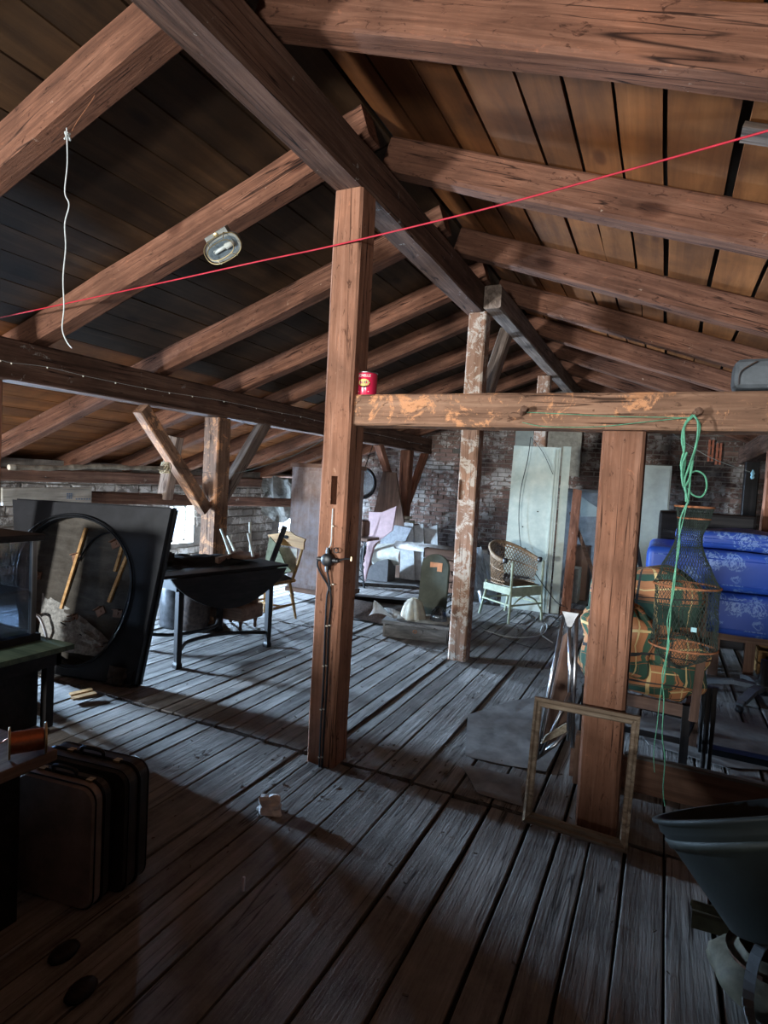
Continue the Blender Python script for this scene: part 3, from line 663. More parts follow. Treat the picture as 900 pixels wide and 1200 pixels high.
# pegs, green rope and keep net
for i, (x, y, lab) in enumerate(((612, 485, 'wooden peg in the tie beam above the wicker chair'), (812, 488, 'wooden peg in the tie beam that holds the green rope'))):
    p = hit(x, y, 1, 2.855); t = BM(); lathe(t, (0, 0, 0), [(.012, -.01), (.014, .05), (.017, .055), (.015, .07), (.005, .072)], 8, Matrix.Translation(p) @ Matrix.Rotation(math.radians(75), 4, 'X') @ Matrix.Rotation(.3, 4, 'Y'))
    tag(link('peg', t, m_brw['Z']), lab, 'peg')
ny = 2.77
pk = hit(812, 490, 1, ny)
rp = thing('green_rope', 'bundle of green plastic rope looped on the peg and trailing to the floor', 'rope', pk)
def np_(x, y, d=0.): return hit(x, y, 1, ny-d)
for i, pl in enumerate((((812, 486), (803, 496), (799, 515), (803, 540), (800, 562), (806, 585)), ((812, 488), (802, 500), (802, 525), (798, 545), (803, 570), (804, 588)), ((813, 486), (820, 500), (815, 525), (810, 545), (808, 570), (806, 590)), ((813, 487), (818, 496), (816, 520), (807, 548), (802, 565), (806, 586)), ((805, 530), (799, 548), (801, 570), (808, 560), (812, 540)))):
    link('strand', tube(BM(), curvepts([np_(x, y, .004*i) for x, y in pl], 5), .0042, 6), m_green, rp)
link('strand', tube(BM(), curvepts([np_(*p) for p in ((806, 572), (812, 580), (822, 582), (828, 572), (826, 558), (817, 552), (808, 555))], 6), .0036, 6), m_green, rp)
link('strand', tube(BM(), curvepts([np_(*p, .006) for p in ((806, 588), (797, 610), (796, 640), (791, 670), (787, 700), (785, 730), (782, 760), (780, 780), (777, 800))], 5), .0035, 6), m_green, rp)
link('strand', tube(BM(), curvepts([np_(*p, .01) for p in ((806, 588), (800, 612), (794, 640), (792, 668), (789, 698), (782, 728), (784, 757), (776, 790), (778, 820), (776, 860), (779, 890), (777, 925), (779, 945))], 5), .0022, 5), m_green, rp)
link('strand', tube(BM(), curvepts([np_(*p, .02) for p in ((778, 790), (773, 820), (770, 850), (766, 880), (767, 905))], 5), .0016, 5), m_green, rp)
for k_ in range(2):
    link('strand', tube(BM(), curvepts([hit(x, y, 1, 2.83) for x, y in (((615, 483), (660, 485), (720, 488), (780, 489), (808, 490)), ((612, 495), (640, 500), (700, 500), (760, 494), (808, 489)))[k_]], 5), .0016, 5), m_green, rp)
# net: a surface of revolution drawn by its knotted threads
cxn = [(594, 814, 25), (610, 813, 21), (626, 808, 17), (640, 806, 19), (662, 804, 31), (686, 805, 43), (703, 804, 41), (725, 803, 42), (757, 800, 43.5), (770, 797, 30), (783, 795, 3)]
ctr = [hit(x, y, 1, ny+.1) for y, x, r in cxn]; sc_ = [(hit(x+r, y, 1, ny+.1)-hit(x-r, y, 1, ny+.1)).length/2*.93 for y, x, r in cxn]
net = thing('keep_net', 'dark green fishing keep net with four rusty hoops hanging from the rope', 'fishing net', ctr[-1])
nr = 46; rows = 52
def netp(u, v):
    f = v*(len(ctr)-1); i = min(int(f), len(ctr)-2); t_ = f-i
    c_ = ctr[i].lerp(ctr[i+1], t_); r_ = sc_[i]*(1-t_)+sc_[i+1]*t_; a_ = u*2*math.pi
    r_ *= 1-.09*abs(math.sin(a_*4+1))*math.sin(min(1, t_)*math.pi)
    return c_+V(r_*math.cos(a_), r_*math.sin(a_)*.85, 0)
t = BM(); P_ = [[netp((i+(.5 if j % 2 else 0))/nr, j/rows) for i in range(nr)] for j in range(rows+1)]
for j in range(rows):
    for i in range(nr):
        for q in ((i, i+(-1 if j % 2 == 0 else 0)), (i, i+(0 if j % 2 == 0 else 1))):
            p0 = P_[j][i]; p1 = P_[j+1][(q[1]) % nr]; d = p1-p0
            if d.length < 1e-5: continue
            u_ = d.orthogonal().normalized()*.0008; w_ = d.cross(u_).normalized()*.0008
            v_ = [t.verts.new(p0+k2) for k2 in (u_, w_, -u_-w_)]+[t.verts.new(p1+k2) for k2 in (u_, w_, -u_-w_)]
            for a_ in range(3): t.faces.new((v_[a_], v_[(a_+1) % 3], v_[3+(a_+1) % 3], v_[3+a_]))
link('netting', t, m_net, net)['kind'] = 'stuff'
for i in (0, 5, 8):
    link('hoop', tube(BM(), [netp(u/40, i/(len(ctr)-1)) for u in range(40)], .0045, 6, closed=True), m_rust, net)
link('hoop', tube(BM(), [netp(u/40, .85/(len(ctr)-1)) for u in range(40)], .003, 6, closed=True), m_rust, net)
p = hit(813, 738, 1, ny-.08); t = BM(); box(t, p, (.02, .008, .018), None); link('plastic_tag', t, plain('pale_blue_plastic', (.3, .55, .6), .4), net, label='pale blue plastic tag')
# suitcase on the beam at the right, clothes pegs on a wire
t = BM(); rbox(t, (.62, 2.95, 2.125), (.8, .17, .125), .035, 3); zb = link('zip_bag', t, plain('slate_grey_bag', (.09, .1, .11), .7, 0, .25)); tag(zb, 'slate grey zip bag lying on the right end of the tie beam', 'bag')
t = BM(); tube(t, curvepts([V(.24, 2.87, 2.08), V(.245, 2.86, 2.13), V(.3, 2.86, 2.17)], 5), .004, 5); link('zip', t, m_chrome, zb)
wa = hit(780, 500, 1, 6.0); wb_ = hit(881, 553, 1, 6.0)
o = link('wire', tube(BM(), curvepts([hit(782, 504, 1, 7.2), hit(830, 535, 1, 7.2), hit(879, 553, 1, 7.8)], 5), .004, 4), m_greyp); tag(o, 'thin grey wire strung to the small blue insulator on the right', 'wire')
t = BM(); lathe(t, hit(882, 556, 1, 7.8), [(.012, -.05), (.022, -.03), (.014, -.01), (.024, .01), (.015, .03), (.008, .05)], 10); tag(link('insulator', t, plain('pale_blue_plastic_insulator', (.22, .42, .5), .4)), 'small blue insulator on the right-hand post', 'insulator')
for i, (x, y) in enumerate(((833, 528), (842, 532))):
    p = hit(x, y, 1, 10.9); tg = thing('clothes_peg', ('left' if i == 0 else 'right')+' one of two orange clothes pegs on the back brick wall', 'clothes peg', p)
    for s in (-1, 1):
        t = BM(); box(t, p+V(s*.025, 0, 0), (.03, .04, .34)); link('peg_half', t, plain('orange_peg%d%d' % (i, s), (.42, .13, .07), .7), tg)
    for z_ in (-.08, .08):
        t = BM(); box(t, p+V(0, .004, z_), (.09, .03, .025)); link('cross_bar', t, m_rust, tg)
# long pale pole and rope on the left
pa = hit(4, 547, 0, -4.33); pb = hit(192, 548, 0, -4.28)
pa = V(-4.2, 2.69, pa.z); pb = V(-4.2, 4.18, hit(190, 548, 0, -4.2).z)
pts = curvepts([pa, pa.lerp(pb, .25)+V(0, 0, -.004), pa.lerp(pb, .5)+V(0, 0, .008), pa.lerp(pb, .75)+V(0, 0, -.003), pb], 6)
o = link('birch_pole', tube(BM(), pts, .022, 9, rad=[.02+.004*math.sin(i*1.7) for i in range(len(pts))]), plain('pale_bark', (.42, .37, .3), .85, 0, .35, scale=18)); tag(o, 'long crooked pale pole hanging level under the left purlin', 'pole')
t = BM(); c_ = pb+V(0, -.03, 0)
for i in range(7): tube(t, [c_+V(.045*math.cos(a_), .028*math.sin(a_)+i*.006-.02, .05*math.sin(a_+i)) for a_ in [j*math.pi/7 for j in range(14)]], .005, 5, closed=True)
tag(link('rope_coil', t, plain('straw_rope', (.4, .32, .2), .9)), 'small coil of straw-coloured rope round the pole end and brace', 'rope')['kind'] = 'stuff'
o = link('twine', tube(BM(), curvepts([V(-4.18, 4.25, 1.62), V(-4.18, 5.0, 1.58), V(-3.2, 4.6, 1.75), V(-1.72, 2.9, 1.83)], 8), .0022, 4), m_net); tag(o, 'thin dark twine from the braced left post to the central post', 'twine')

# ------------------------------------------------------------------ left side: panel, cabinet, foreground shelf and suitcases
QC = [V(-4.32, 2.92, .02), V(-3.38, 3.14, .02), hit(203, 597, 1, 3.3), hit(18, 586, 1, 3.08)]
PN = (QC[1]-QC[0]).cross(QC[3]-QC[0]).normalized()
if PN.y > 0: PN = -PN
def Q(u, v, w_=0.): return QC[0]*(1-u)*(1-v)+QC[1]*u*(1-v)+QC[2]*u*v+QC[3]*(1-u)*v+PN*w_
bp_ = thing('framed_board', 'large dark panel with a big round glazed opening leaning beside the black table', 'panel', Q(.5, 0))
m_pan = plain('dark_blue_black_board', (.012, .0118, .014), .6, 0, .35, scale=5, spec=.25)
cu_, cv_, ru, rv = .43, .49, .42, .43
def slabQ(bm, outer, inner, w0, w1):
    n = len(outer); A = [[bm.verts.new(Q(u, v, w_)) for u, v in L_] for w_ in (w0, w1) for L_ in (outer, inner)]
    o0, i0, o1, i1 = A
    for i in range(n):
        j = (i+1) % n
        bm.faces.new((o0[i], o0[j], i0[j], i0[i])); bm.faces.new((o1[i], i1[i], i1[j], o1[j])); bm.faces.new((o0[i], o1[i], o1[j], o0[j])); bm.faces.new((i0[i], i0[j], i1[j], i1[i]))
n = 48; circ = [(cu_+ru*math.cos(2*math.pi*i/n), cv_+rv*math.sin(2*math.pi*i/n)) for i in range(n)]
def sq(u, v):
    du, dv = u-.5, v-.5; k_ = .5/max(abs(du), abs(dv)); return (.5+du*k_, .5+dv*k_)
t = BM(); slabQ(t, [sq(.5+math.cos(2*math.pi*i/n), .5+math.sin(2*math.pi*i/n)) for i in range(n)], circ, .03, -.03); link('front_board', t, m_pan, bp_)
m_inner = wood('dusty_brown_board', (.024, .019, .014), (.05, .041, .032), (.08, .068, .056), 'X', dust=(.10, .09, .078), dustamt=.5, crack=False, knots=False)
t = BM(); slabQ(t, [sq(.5+math.cos(2*math.pi*i/n), .5+math.sin(2*math.pi*i/n)) for i in range(n)], [(.5, .5)]*n, -.05, -.06); bmesh.ops.remove_doubles(t, verts=t.verts, dist=1e-5); link('back_board', t, m_inner, bp_)
t = BM()
for a, b in (((0, 0), (1, 0)), ((1, 0), (1, 1)), ((0, 1), (1, 1)), ((0, 0), (0, 1))):
    bar(t, Q(*a, -.03), Q(*b, -.03), .03, .03, PN)
link('side_board', t, m_pan, bp_)['kind'] = 'stuff'
for k_, (r_, ww) in enumerate(((1.0, .04), (1.03, .055))):
    link('rim_rail', tube(BM(), [Q(cu_+ru*r_*math.cos(2*math.pi*i/60), cv_+rv*r_*math.sin(2*math.pi*i/60), ww) for i in range(60)], .009-.003*k_, 6, closed=True), m_blackm, bp_, smooth=True)
link('inner_rail', tube(BM(), curvepts([Q(*p, -.03) for p in ((.42, .66), (.52, .8), (.66, .84), (.77, .7), (.8, .5), (.74, .28), (.66, .2), (.45, .24), (.2, .33))], 5), .007, 6), m_blackm, bp_)
for (a, b) in (((.46, .86), (.30, .37)), ((.76, .76), (.66, .44)), ((.72, .82), (.68, .62))):
    link('stick', bar(BM(), Q(*a, -.035), Q(*b, -.035), .022, .02, PN), m_pine['X'], bp_)
m_brk = plain('rusty_bracket', (.2, .1, .06), .6, .4, .35)
for u, v, r_ in ((.66, .78, .5), (.11, .55, 0), (.40, .68, .3), (.60, .38, .6), (.73, .38, 0), (.64, .16, .2), (.36, .28, .1), (.40, .32, .4), (.13, .3, .4)):
    c_ = Q(u, v, -.042); ex = (Q(u+.05, v, 0)-Q(u, v, 0)).normalized(); ey = PN.cross(ex); mm = Matrix(((ex.x, ey.x, PN.x, c_.x), (ex.y, ey.y, PN.y, c_.y), (ex.z, ey.z, PN.z, c_.z), (0, 0, 0, 1))) @ Matrix.Rotation(r_, 4, 'Z')
    t = BM(); box(t, (0, 0, 0), (.075, .06, .008), mm); box(t, (0, .027, .02), (.06, .006, .04), mm); lathe(t, (0, 0, .004), [(.012, 0), (.012, .008)], 8, mm); link('bracket', t, m_brk, bp_)['kind'] = 'stuff'
t = BM(); grid(t, lambda a, b: Q(.14+.66*a, .10+.30*(1-a)*b+.05*b+.03*math.sin(a*3), -.045+.055*(1-b)+.02*noise.noise((a*9, b*6, 1))), 26, 8); link('plaster_rubble', t, plain('grey_plaster_dust', (.26, .25, .23), .95, 0, .35, scale=40, bump=.6), bp_)['kind'] = 'stuff'
link('handle', tube(BM(), curvepts([Q(.1, .27, .03), Q(.14, .32, .05), Q(.2, .31, .06), Q(.23, .25, .05), Q(.24, .18, .03)], 5), .012, 8), m_chrome, bp_)
t = BM(); grid(t, lambda a, b: Q(.78+.2*a, .0+.1*b-.02*a, .05+.03*math.sin(a*6)+.02*noise.noise((a*7, b*5, 0))), 10, 6, thick=.006); link('torn_corner', t, plain('torn_dark_cardboard', (.1, .08, .07), .8), bp_)
# side table and display cabinet
st = thing('side_table', 'small dark table with a greenish top carrying the glass cabinet', 'table', V(-3.65, 2.1, 0))
t = BM(); bbox(t, (-4.1, 1.7, .47), (-3.2, 2.48, .50)); link('tabletop', t, wood('green_worn_top', (.03, .05, .035), (.09, .13, .09), (.16, .2, .13), 'X', rough=.5, crack=False, knots=False, bump=.1), st)
t = BM()
for a, b in (((-4.05, 2.40, .38), (-3.25, 2.43, .47)), ((-4.05, 1.75, .38), (-3.25, 1.78, .47)), ((-3.28, 1.75, .38), (-3.25, 2.43, .47)), ((-4.05, 1.75, .38), (-4.02, 2.43, .47))): bbox(t, a, b)
link('apron', t, m_dkw['X'], st)
for x in (-4.02, -3.3):
    for y in (1.78, 2.38):
        t = BM(); bbox(t, (x-.025, y-.025, 0), (x+.025, y+.025, .47)); link('leg', t, m_dkw['Z'], st)
uc = thing('blocker_box', 'black box added under the small dark table to block low window light', 'box', V(-3.65, 2.1, 0))  # box added to keep low window light off the foreground floor
t = BM(); bbox(t, (-4.0, 1.82, 0), (-3.36, 2.36, .36)); link('body', t, m_dkw['X'], uc)
t = BM(); bbox(t, (-4.01, 1.81, .335), (-3.35, 2.37, .375)); link('lid', t, m_dkw['X'], uc)
gc = thing('glass_cabinet', 'dark display cabinet with glazed sides on the small table', 'cabinet', V(-3.75, 2.15, .5))
x0, x1, y0, y1, z0, z1 = -4.05, -3.45, 1.9, 2.40, .50, 1.12
t = BM(); bbox(t, (x0-.02, y0-.02, z0), (x1+.02, y1+.02, z0+.045)); link('base', t, m_dkw['X'], gc)
t = BM(); rbox(t, ((x0+x1)/2, (y0+y1)/2, z1+.02), (x1-x0+.06, y1-y0+.06, .04), .008); link('top', t, m_dkw['X'], gc)
for x in (x0+.015, x1-.015):
    for y in (y0+.015, y1-.015):
        t = BM(); bbox(t, (x-.015, y-.015, z0+.045), (x+.015, y+.015, z1)); link('corner_post', t, m_grw['Z'] if x > -3.6 else m_dkw['Z'], gc)
t = BM(); bbox(t, (x0+.03, y0+.03, .80), (x1-.03, y1-.03, .815)); link('shelf', t, m_dkw['X'], gc)
for a, b in (((x0+.03, y0+.012, z0+.045), (x1-.03, y0+.016, z1)), ((x1-.016, y0+.03, z0+.045), (x1-.012, y1-.03, z1)), ((x0+.03, y1-.016, z0+.045), (x1-.03, y1-.012, z1)), ((x0+.012, y0+.03, z0+.045), (x0+.016, y1-.03, z1))):
    t = BM(); bbox(t, a, b); link('pane', t, m_glassd, gc)
for i in range(2):
    t = BM(); bbox(t, (-3.6+i*.06, 2.12, z1+.041), (-3.57+i*.06, 2.15, z1+.075)); tag(link('wooden_peg', t, m_pine['Z']), ('left' if i == 0 else 'right')+' little orange wooden block on the glass cabinet', 'block')
for i in range(3):
    t = BM(); lathe(t, (-3.62-.09*i, 2.2+.04*i, .546), [(.018, 0), (.022, .05), (.01, .08), (.012, .15+.02*i)], 12); tag(link('bottle', t, m_glassd, smooth=True), ['front', 'middle', 'rear'][i]+' small dusty bottle inside the glass cabinet', 'bottle', 'bottles in the glass cabinet')
# foreground shelf unit
bk = thing('low_cabinet', 'black low cabinet in the bottom left corner with a worn wooden top', 'cabinet', V(-2.35, .9, 0))
t = BM(); bbox(t, (-2.9, .35, 0), (-1.93, 1.30, .565)); link('body', t, m_dkw['X'], bk)
t = BM(); rbox(t, (-2.40, .87, .585), (1.1, 1.02, .04), .006); link('top_board', t, wood('worn_brown_top', (.12, .08, .06), (.3, .21, .16), (.42, .32, .25), 'Y', bump=.2), bk)
sp = thing('wire_spool', 'spool of shining copper wire on the worn wooden top', 'spool', V(-1.97, 1.22, .605))
SM = Matrix.Translation(fl(32, 868, .66)) @ Matrix.Rotation(math.radians(58), 4, 'Z') @ Matrix.Rotation(math.pi/2, 4, 'Y')
for z_ in (-.055, .05):
    t = BM(); lathe(t, (0, 0, z_), [(.052, 0), (.054, .002), (.054, .005), (.052, .007)], 24, SM); link('flange', t, m_brass, sp)
t = BM(); lathe(t, (0, 0, 0), [(.036+.0016*(i % 2), -.048+i*.0024) for i in range(41)], 24, SM); link('winding', t, m_copper, sp, smooth=True)
t = BM(); tube(t, curvepts([SM @ V(.0, .05, -.05), SM @ V(.02, .06, -.08), SM @ V(.05, .03, -.16), SM @ V(.04, -.02, -.3)], 5), .0025, 5); link('loose_wire', t, m_copper, sp)
t = BM(); tube(t, curvepts([V(-1.93, 1.33, .62), V(-1.9, 1.36, .645), V(-1.9, 1.37, .67)], 4), .01, 6); tag(link('screwdriver', t, m_dkw['X']), 'dark little tool leaning on the copper spool', 'tool')
# two suitcases
def suitcase(name, lab, o_, rz, w_, d_, h_, face, rim):
    s_ = thing(name, lab, 'suitcase', o_, rz); mm = Matrix.Translation(o_) @ Matrix.Rotation(rz, 4, 'Z')
    def shell(y0_, y1_, inset, bulge):
        bm = BM(); rr_ = .055; pts_ = []
        for cx_, cz_, a0 in ((w_/2-rr_, rr_, -90), (w_/2-rr_, h_-rr_, 0), (-w_/2+rr_, h_-rr_, 90), (-w_/2+rr_, rr_, 180)):
            for k2 in range(7):
                a_ = math.radians(a0+k2*15); pts_.append((cx_+rr_*math.cos(a_), cz_+rr_*math.sin(a_)))
        rings = []
        for yy, sc2 in ((y0_, .965-inset), (y0_+.012*(1 if y1_ > y0_ else -1), 1-inset), (y1_, 1)):
            rings.append([bm.verts.new(mm @ V(x*sc2, yy, h_/2+(z-h_/2)*sc2)) for x, z in pts_])
        for A, B in zip(rings, rings[1:]):
            for j in range(len(A)): bm.faces.new((A[j], A[(j+1) % len(A)], B[(j+1) % len(A)], B[j]))
        bm.faces.new(rings[0]); bm.faces.new(rings[-1][::-1]); return bm, pts_
    b1, pts_ = shell(-d_/2, -.006, 0, 0); link('lid_shell', b1, face, s_, smooth=False)
    b2, _ = shell(d_/2, .006, 0, 0); link('back_shell', b2, rim, s_)
    link('edge_band', tube(BM(), [mm @ V(x*1.004, 0, h_/2+(z-h_/2)*1.004) for x, z in pts_], .007, 6, closed=True), m_blackm, s_)
    for yy in (-d_/2+.012, d_/2-.012): link('piping', tube(BM(), [mm @ V(x, yy, h_/2+(z-h_/2)) for x, z in pts_], .0035, 5, closed=True), m_blackm, s_)
    for xx in (-.1, .12):
        t = BM(); box(t, (xx, -.0, h_+.003), (.026, .024, .009), mm); link('clasp', t, m_brass, s_)
    link('handle', tube(BM(), curvepts([mm @ p for p in (V(-.05, 0, h_), V(-.045, 0, h_+.025), V(.045, 0, h_+.025), V(.05, 0, h_))], 4), .008, 6), m_black, s_)
    return s_
suitcase('suitcase', 'front suitcase with a scuffed grey-brown lid, standing beside the black low cabinet', V(-1.93, 1.47, 0), math.radians(8), .36, .10, .455, m_casef, m_case)
suitcase('suitcase', 'rear black suitcase standing behind the scuffed grey-brown one', V(-1.945, 1.60, 0), math.radians(8), .44, .13, .47, m_case, m_case)
for i, (x, y) in enumerate(((75, 1120), (95, 1165))):
    c_ = fl(x, y, .0); t = BM(); lathe(t, (0, 0, 0), [(.03, 0), (.036, .012), (.03, .025), (.01, .03)], 14, Matrix.Translation(c_) @ Matrix.Scale(1.5, 4, (0, 1, 0))); tag(link('shoe_tree', t, m_dkw['X'], smooth=True), ('upper' if i == 0 else 'lower')+' of two dark rounded lumps on the dark floor below the suitcases', 'shoe')
# unseen furniture added behind the viewpoint to shade the foreground floor
t = BM(); bbox(t, (-1.75, -.9, 0), (-1.0, -.35, 1.25)); ws = thing('blocker_cupboard', 'dark cupboard added unseen behind the viewpoint on the left to shade the floor', 'cupboard', V(-1.4, -.6, 0)); link('body', t, m_dkw['Z'], ws)
t = BM(); bbox(t, (-1.72, -.35, .08), (-1.39, -.33, 1.2)); link('door', t, m_dkw['Z'], ws)
t = BM(); bbox(t, (-1.36, -.35, .08), (-1.03, -.33, 1.2)); link('door', t, m_dkw['Z'], ws)

for (lo, hi, lab) in (((-3.6, -1.3, 0), (-1.85, -.8, 1.08), 'dark chest of drawers added unseen behind the viewpoint to shade the floor'), ((-1.15, -1.75, 0), (.9, -1.3, 1.12), 'dark sideboard added unseen behind the viewpoint to shade the floor')):  # both added out of view to block gable light from the floor
    dc = thing('blocker_chest', lab, 'chest of drawers', V((lo[0]+hi[0])/2, (lo[1]+hi[1])/2, 0)); t = BM(); bbox(t, lo, hi); link('body', t, m_dkw['X'], dc)
    for j in range(3):
        zz = .08+j*(hi[2]-.12)/3; t = BM(); bbox(t, (lo[0]+.04, hi[1], zz), (hi[0]-.04, hi[1]+.018, zz+(hi[2]-.2)/3)); dw = link('drawer', t, m_brw['X'], dc)
        t = BM(); lathe(t, (0, 0, 0), [(.012, 0), (.016, .02)], 10, Matrix.Translation(((lo[0]+hi[0])/2, hi[1]+.018, zz+.14)) @ Matrix.Rotation(-math.pi/2, 4, 'X')); link('knob', t, m_brass, dw)

# ------------------------------------------------------------------ black table with a round drop leaf and what lies on it
TM = Matrix.Translation((-3.70, 4.16, 0)) @ Matrix.Rotation(math.radians(-13), 4, 'Z')
bt = thing('drop_leaf_table', 'black drop-leaf table with its round leaf hanging down', 'table', (-3.70, 4.16, 0), math.radians(-13))
t = BM(); t2 = BM(); box(t2, (-.02, 0, .755), (.84, 1.3, .025)); bmesh.ops.bevel(t2, geom=t2.edges[:], offset=.005, segments=1, affect='EDGES'); merge(t, t2, TM); link('tabletop', t, m_dkw['Y'], bt)
out = [(-.60, 0)]+[(-.60+1.2*i/24, -.30*math.sin(math.pi*i/24)**.75) for i in range(1, 24)]+[(.60, 0)]
t = BM(); LMX = TM @ Matrix.Translation((.41, 0, .742)) @ Matrix.Rotation(math.pi/2, 4, 'Z'); prism(t, out, -.02, LMX); link('drop_leaf', t, m_dkw['Y'], bt)
t = BM()
for a in (-.4, .37): box(t, (a, 0, .685), (.022, 1.05, .11), TM)
for a in (-.5, .5): box(t, (-.01, a, .685), (.76, .022, .11), TM)
link('apron', t, m_dkw['Y'], bt)
for sx in (-.38, .35):
    for sy_ in (-.47, .47):
        t = BM(); t2 = BM(); P0 = []
        for z_, w_ in ((.74, .05), (.12, .046), (.05, .04), (.03, .055), (0, .055)): P0.append([t2.verts.new(TM @ V(sx+a*w_/2, sy_+b*w_/2, z_)) for a, b in ((-1, -1), (1, -1), (1, 1), (-1, 1))])
        for A, B in zip(P0, P0[1:]):
            for j in range(4): t2.faces.new((A[j], A[(j+1) % 4], B[(j+1) % 4], B[j]))
        t2.faces.new(P0[0]); t2.faces.new(P0[-1]); merge(t, t2); link('leg', t, m_dkw['Z'], bt)
link('stretcher', tube(BM(), curvepts([TM @ p for p in (V(.35, -.45, .14), V(.15, -.25, .13), V(.1, 0, .13), V(.15, .25, .13), V(.35, .45, .14))], 5), .017, 6), m_dkw['X'], bt)
link('stretcher', tube(BM(), curvepts([TM @ p for p in (V(-.38, -.45, .14), V(-.15, -.25, .13), V(-.1, 0, .13), V(-.15, .25, .13), V(-.38, .45, .14))], 5), .017, 6), m_dkw['X'], bt)
t = BM(); c0 = hit(253, 652, 1, 3.95); bd = frame(hit(256, 655, 1, 4.0), hit(286, 648, 1, 4.35)); 
p0 = fl(256, 660, .79); p1 = fl(284, 652, .79); p0.z = p1.z = .80
bb = thing('drilled_board', 'brown board with two drilled holes lying on the black table', 'board', p0)
t = BM(); L_ = (p1-p0).length; FM = frame(p0, p1)
bm_ = t; z_ = .06
prism(bm_, [(0, -.03), (L_, -.03), (L_, .045), (0, .04)], .03, FM); link('plank', bm_, m_brw['X'], bb)
for u in (.3, .8):
    t = BM(); lathe(t, (0, 0, 0), [(.011, -.002), (.011, .004)], 10, FM @ Matrix.Translation((u*L_, 0, .006)) @ Matrix.Rotation(math.pi/2, 4, 'X')); link('hole_edge', t, m_dark, bb)
t = BM(); grid(t, lambda a, b: TM @ V(-.40+.6*a, -.5+.95*b, .775+.06*max(0, math.sin(a*math.pi)*math.sin(b*math.pi))+.03*noise.noise((a*5, b*7, 3))), 18, 24, thick=.02); tag(link('dark_cloth', t, plain('dark_sackcloth', (.03, .026, .024), .95, 0, .3, bump=.4)), 'heap of dark cloth spread over the black table', 'cloth')
wm = TM @ Matrix.Translation((-.08, -.42, .83)) @ Matrix.Rotation(-.3, 4, 'Z') @ Matrix.Rotation(-.22, 4, 'Y'); t = BM(); box(t, (0, 0, 0), (.34, .2, .07), wm); box(t, (0, 0, .04), (.30, .17, .012), wm); tag(link('wedge_block', t, m_dkw['X']), 'dark tilted wooden block on the near left end of the black table', 'block')
# upturned stool behind the table
us = thing('upturned_stool', 'upturned stool with pale-tipped legs pointing up behind the black table', 'stool', TM @ V(-.05, .3, .8))
c_ = TM @ V(.02, .42, .80); t = BM(); lathe(t, c_, [(.14, 0), (.15, .01), (.15, .03), (.14, .04)], 20); link('seat', t, m_brw['X'], us)
for x, y, ya, x2, y2 in ((259, 620, 4.45, 270, 645), (291, 625, 4.5, 297, 646), (293, 612, 4.75, 294, 640), (267, 628, 4.7, 275, 644)):
    a = hit(x, y, 1, ya); b = hit(x2, y2, 1, ya-.03); b.z = .835; link('leg', tube(BM(), [b, b.lerp(a, .5), a], .012, 8, rad=[.014, .011, .013]), m_cream, us)
# pine chair
def chair_local(root, mm, w_, d_, hs, hb, ms, mback):
    t = BM(); t2 = BM(); box(t2, (0, 0, hs-.015), (w_, d_, .032)); bmesh.ops.bevel(t2, geom=t2.edges[:], offset=.012, segments=2, affect='EDGES'); merge(t, t2, mm); link('seat', t, ms['X'], root)
    for sx in (-1, 1):
        for sy_ in (-1, 1):
            a = V(sx*(w_/2-.06), sy_*(d_/2-.06), hs-.02); b = V(sx*(w_/2+.0), sy_*(d_/2+.01), 0)
            link('leg', tube(BM(), [mm @ a.lerp(b, f) for f in (0, .15, .3, .33, .36, .6, .8, .86, .9, .93, 1)], .018, 8, rad=[.014, .017, .02, .014, .019, .019, .015, .011, .018, .013, .011]), ms['Z'], root)
        link('stretcher', tube(BM(), [mm @ V(sx*(w_/2-.03), y, .17) for y in (-d_/2+.03, 0, d_/2-.03)], .012, 7, rad=[.009, .015, .009]), ms['X'], root)
        p = [mm @ V(sx*(w_/2-.04), d_/2-.03, hs), mm @ V(sx*(w_/2-.02), d_/2+.05, hs+.22), mm @ V(sx*(w_/2-.01), d_/2+.10, hb-.05)]
        link('back_post', tube(BM(), curvepts(p, 4), .017, 8), ms['Z'], root)
    link('stretcher', tube(BM(), [mm @ V(x, 0, .17) for x in (-w_/2+.03, 0, w_/2-.03)], .012, 7, rad=[.009, .015, .009]), ms['X'], root)
PM = Matrix.Translation((-3.90, 5.42, 0)) @ Matrix.Rotation(math.radians(-4), 4, 'Z')
pc = thing('pine_chair', 'honey-coloured pine chair with a carved back rail beside the wardrobe', 'chair', (-3.90, 5.42, 0), math.radians(-4))
chair_local(pc, PM, .46, .42, .45, .93, m_pine, None)
outl = [(-.25, .78), (-.25, .86), (-.27, .90), (-.2, .915), (-.12, .93), (-.06, .965), (.0, .975), (.06, .965), (.12, .93), (.2, .915), (.27, .90), (.25, .86), (.25, .78), (.1, .80), (-.1, .80)]
t = BM(); prism(t, outl, .022, PM @ Matrix.Translation((0, .27, 0))); link('back_rail', t, m_pine['X'], pc)
t = BM(); lathe(t, (0, 0, 0), [(.022, -.002), (.022, .003)], 10, PM @ Matrix.Translation((0, .268, .90)) @ Matrix.Rotation(math.pi/2, 4, 'X') @ Matrix.Scale(1.8, 4, (1, 0, 0))); link('hand_hole', t, m_dark, pc)
t = BM(); bbox(t, (-.24, .2, .0), (-.24, .2, .0)) if False else None
t = BM(); prism(t, [(-.16, .5), (-.18, .78), (.18, .78), (.16, .5)], .012, PM @ Matrix.Translation((0, .25, 0))); link('back_panel', t, plain('pale_worn_panel', (.42, .36, .28), .8, 0, .3), pc)
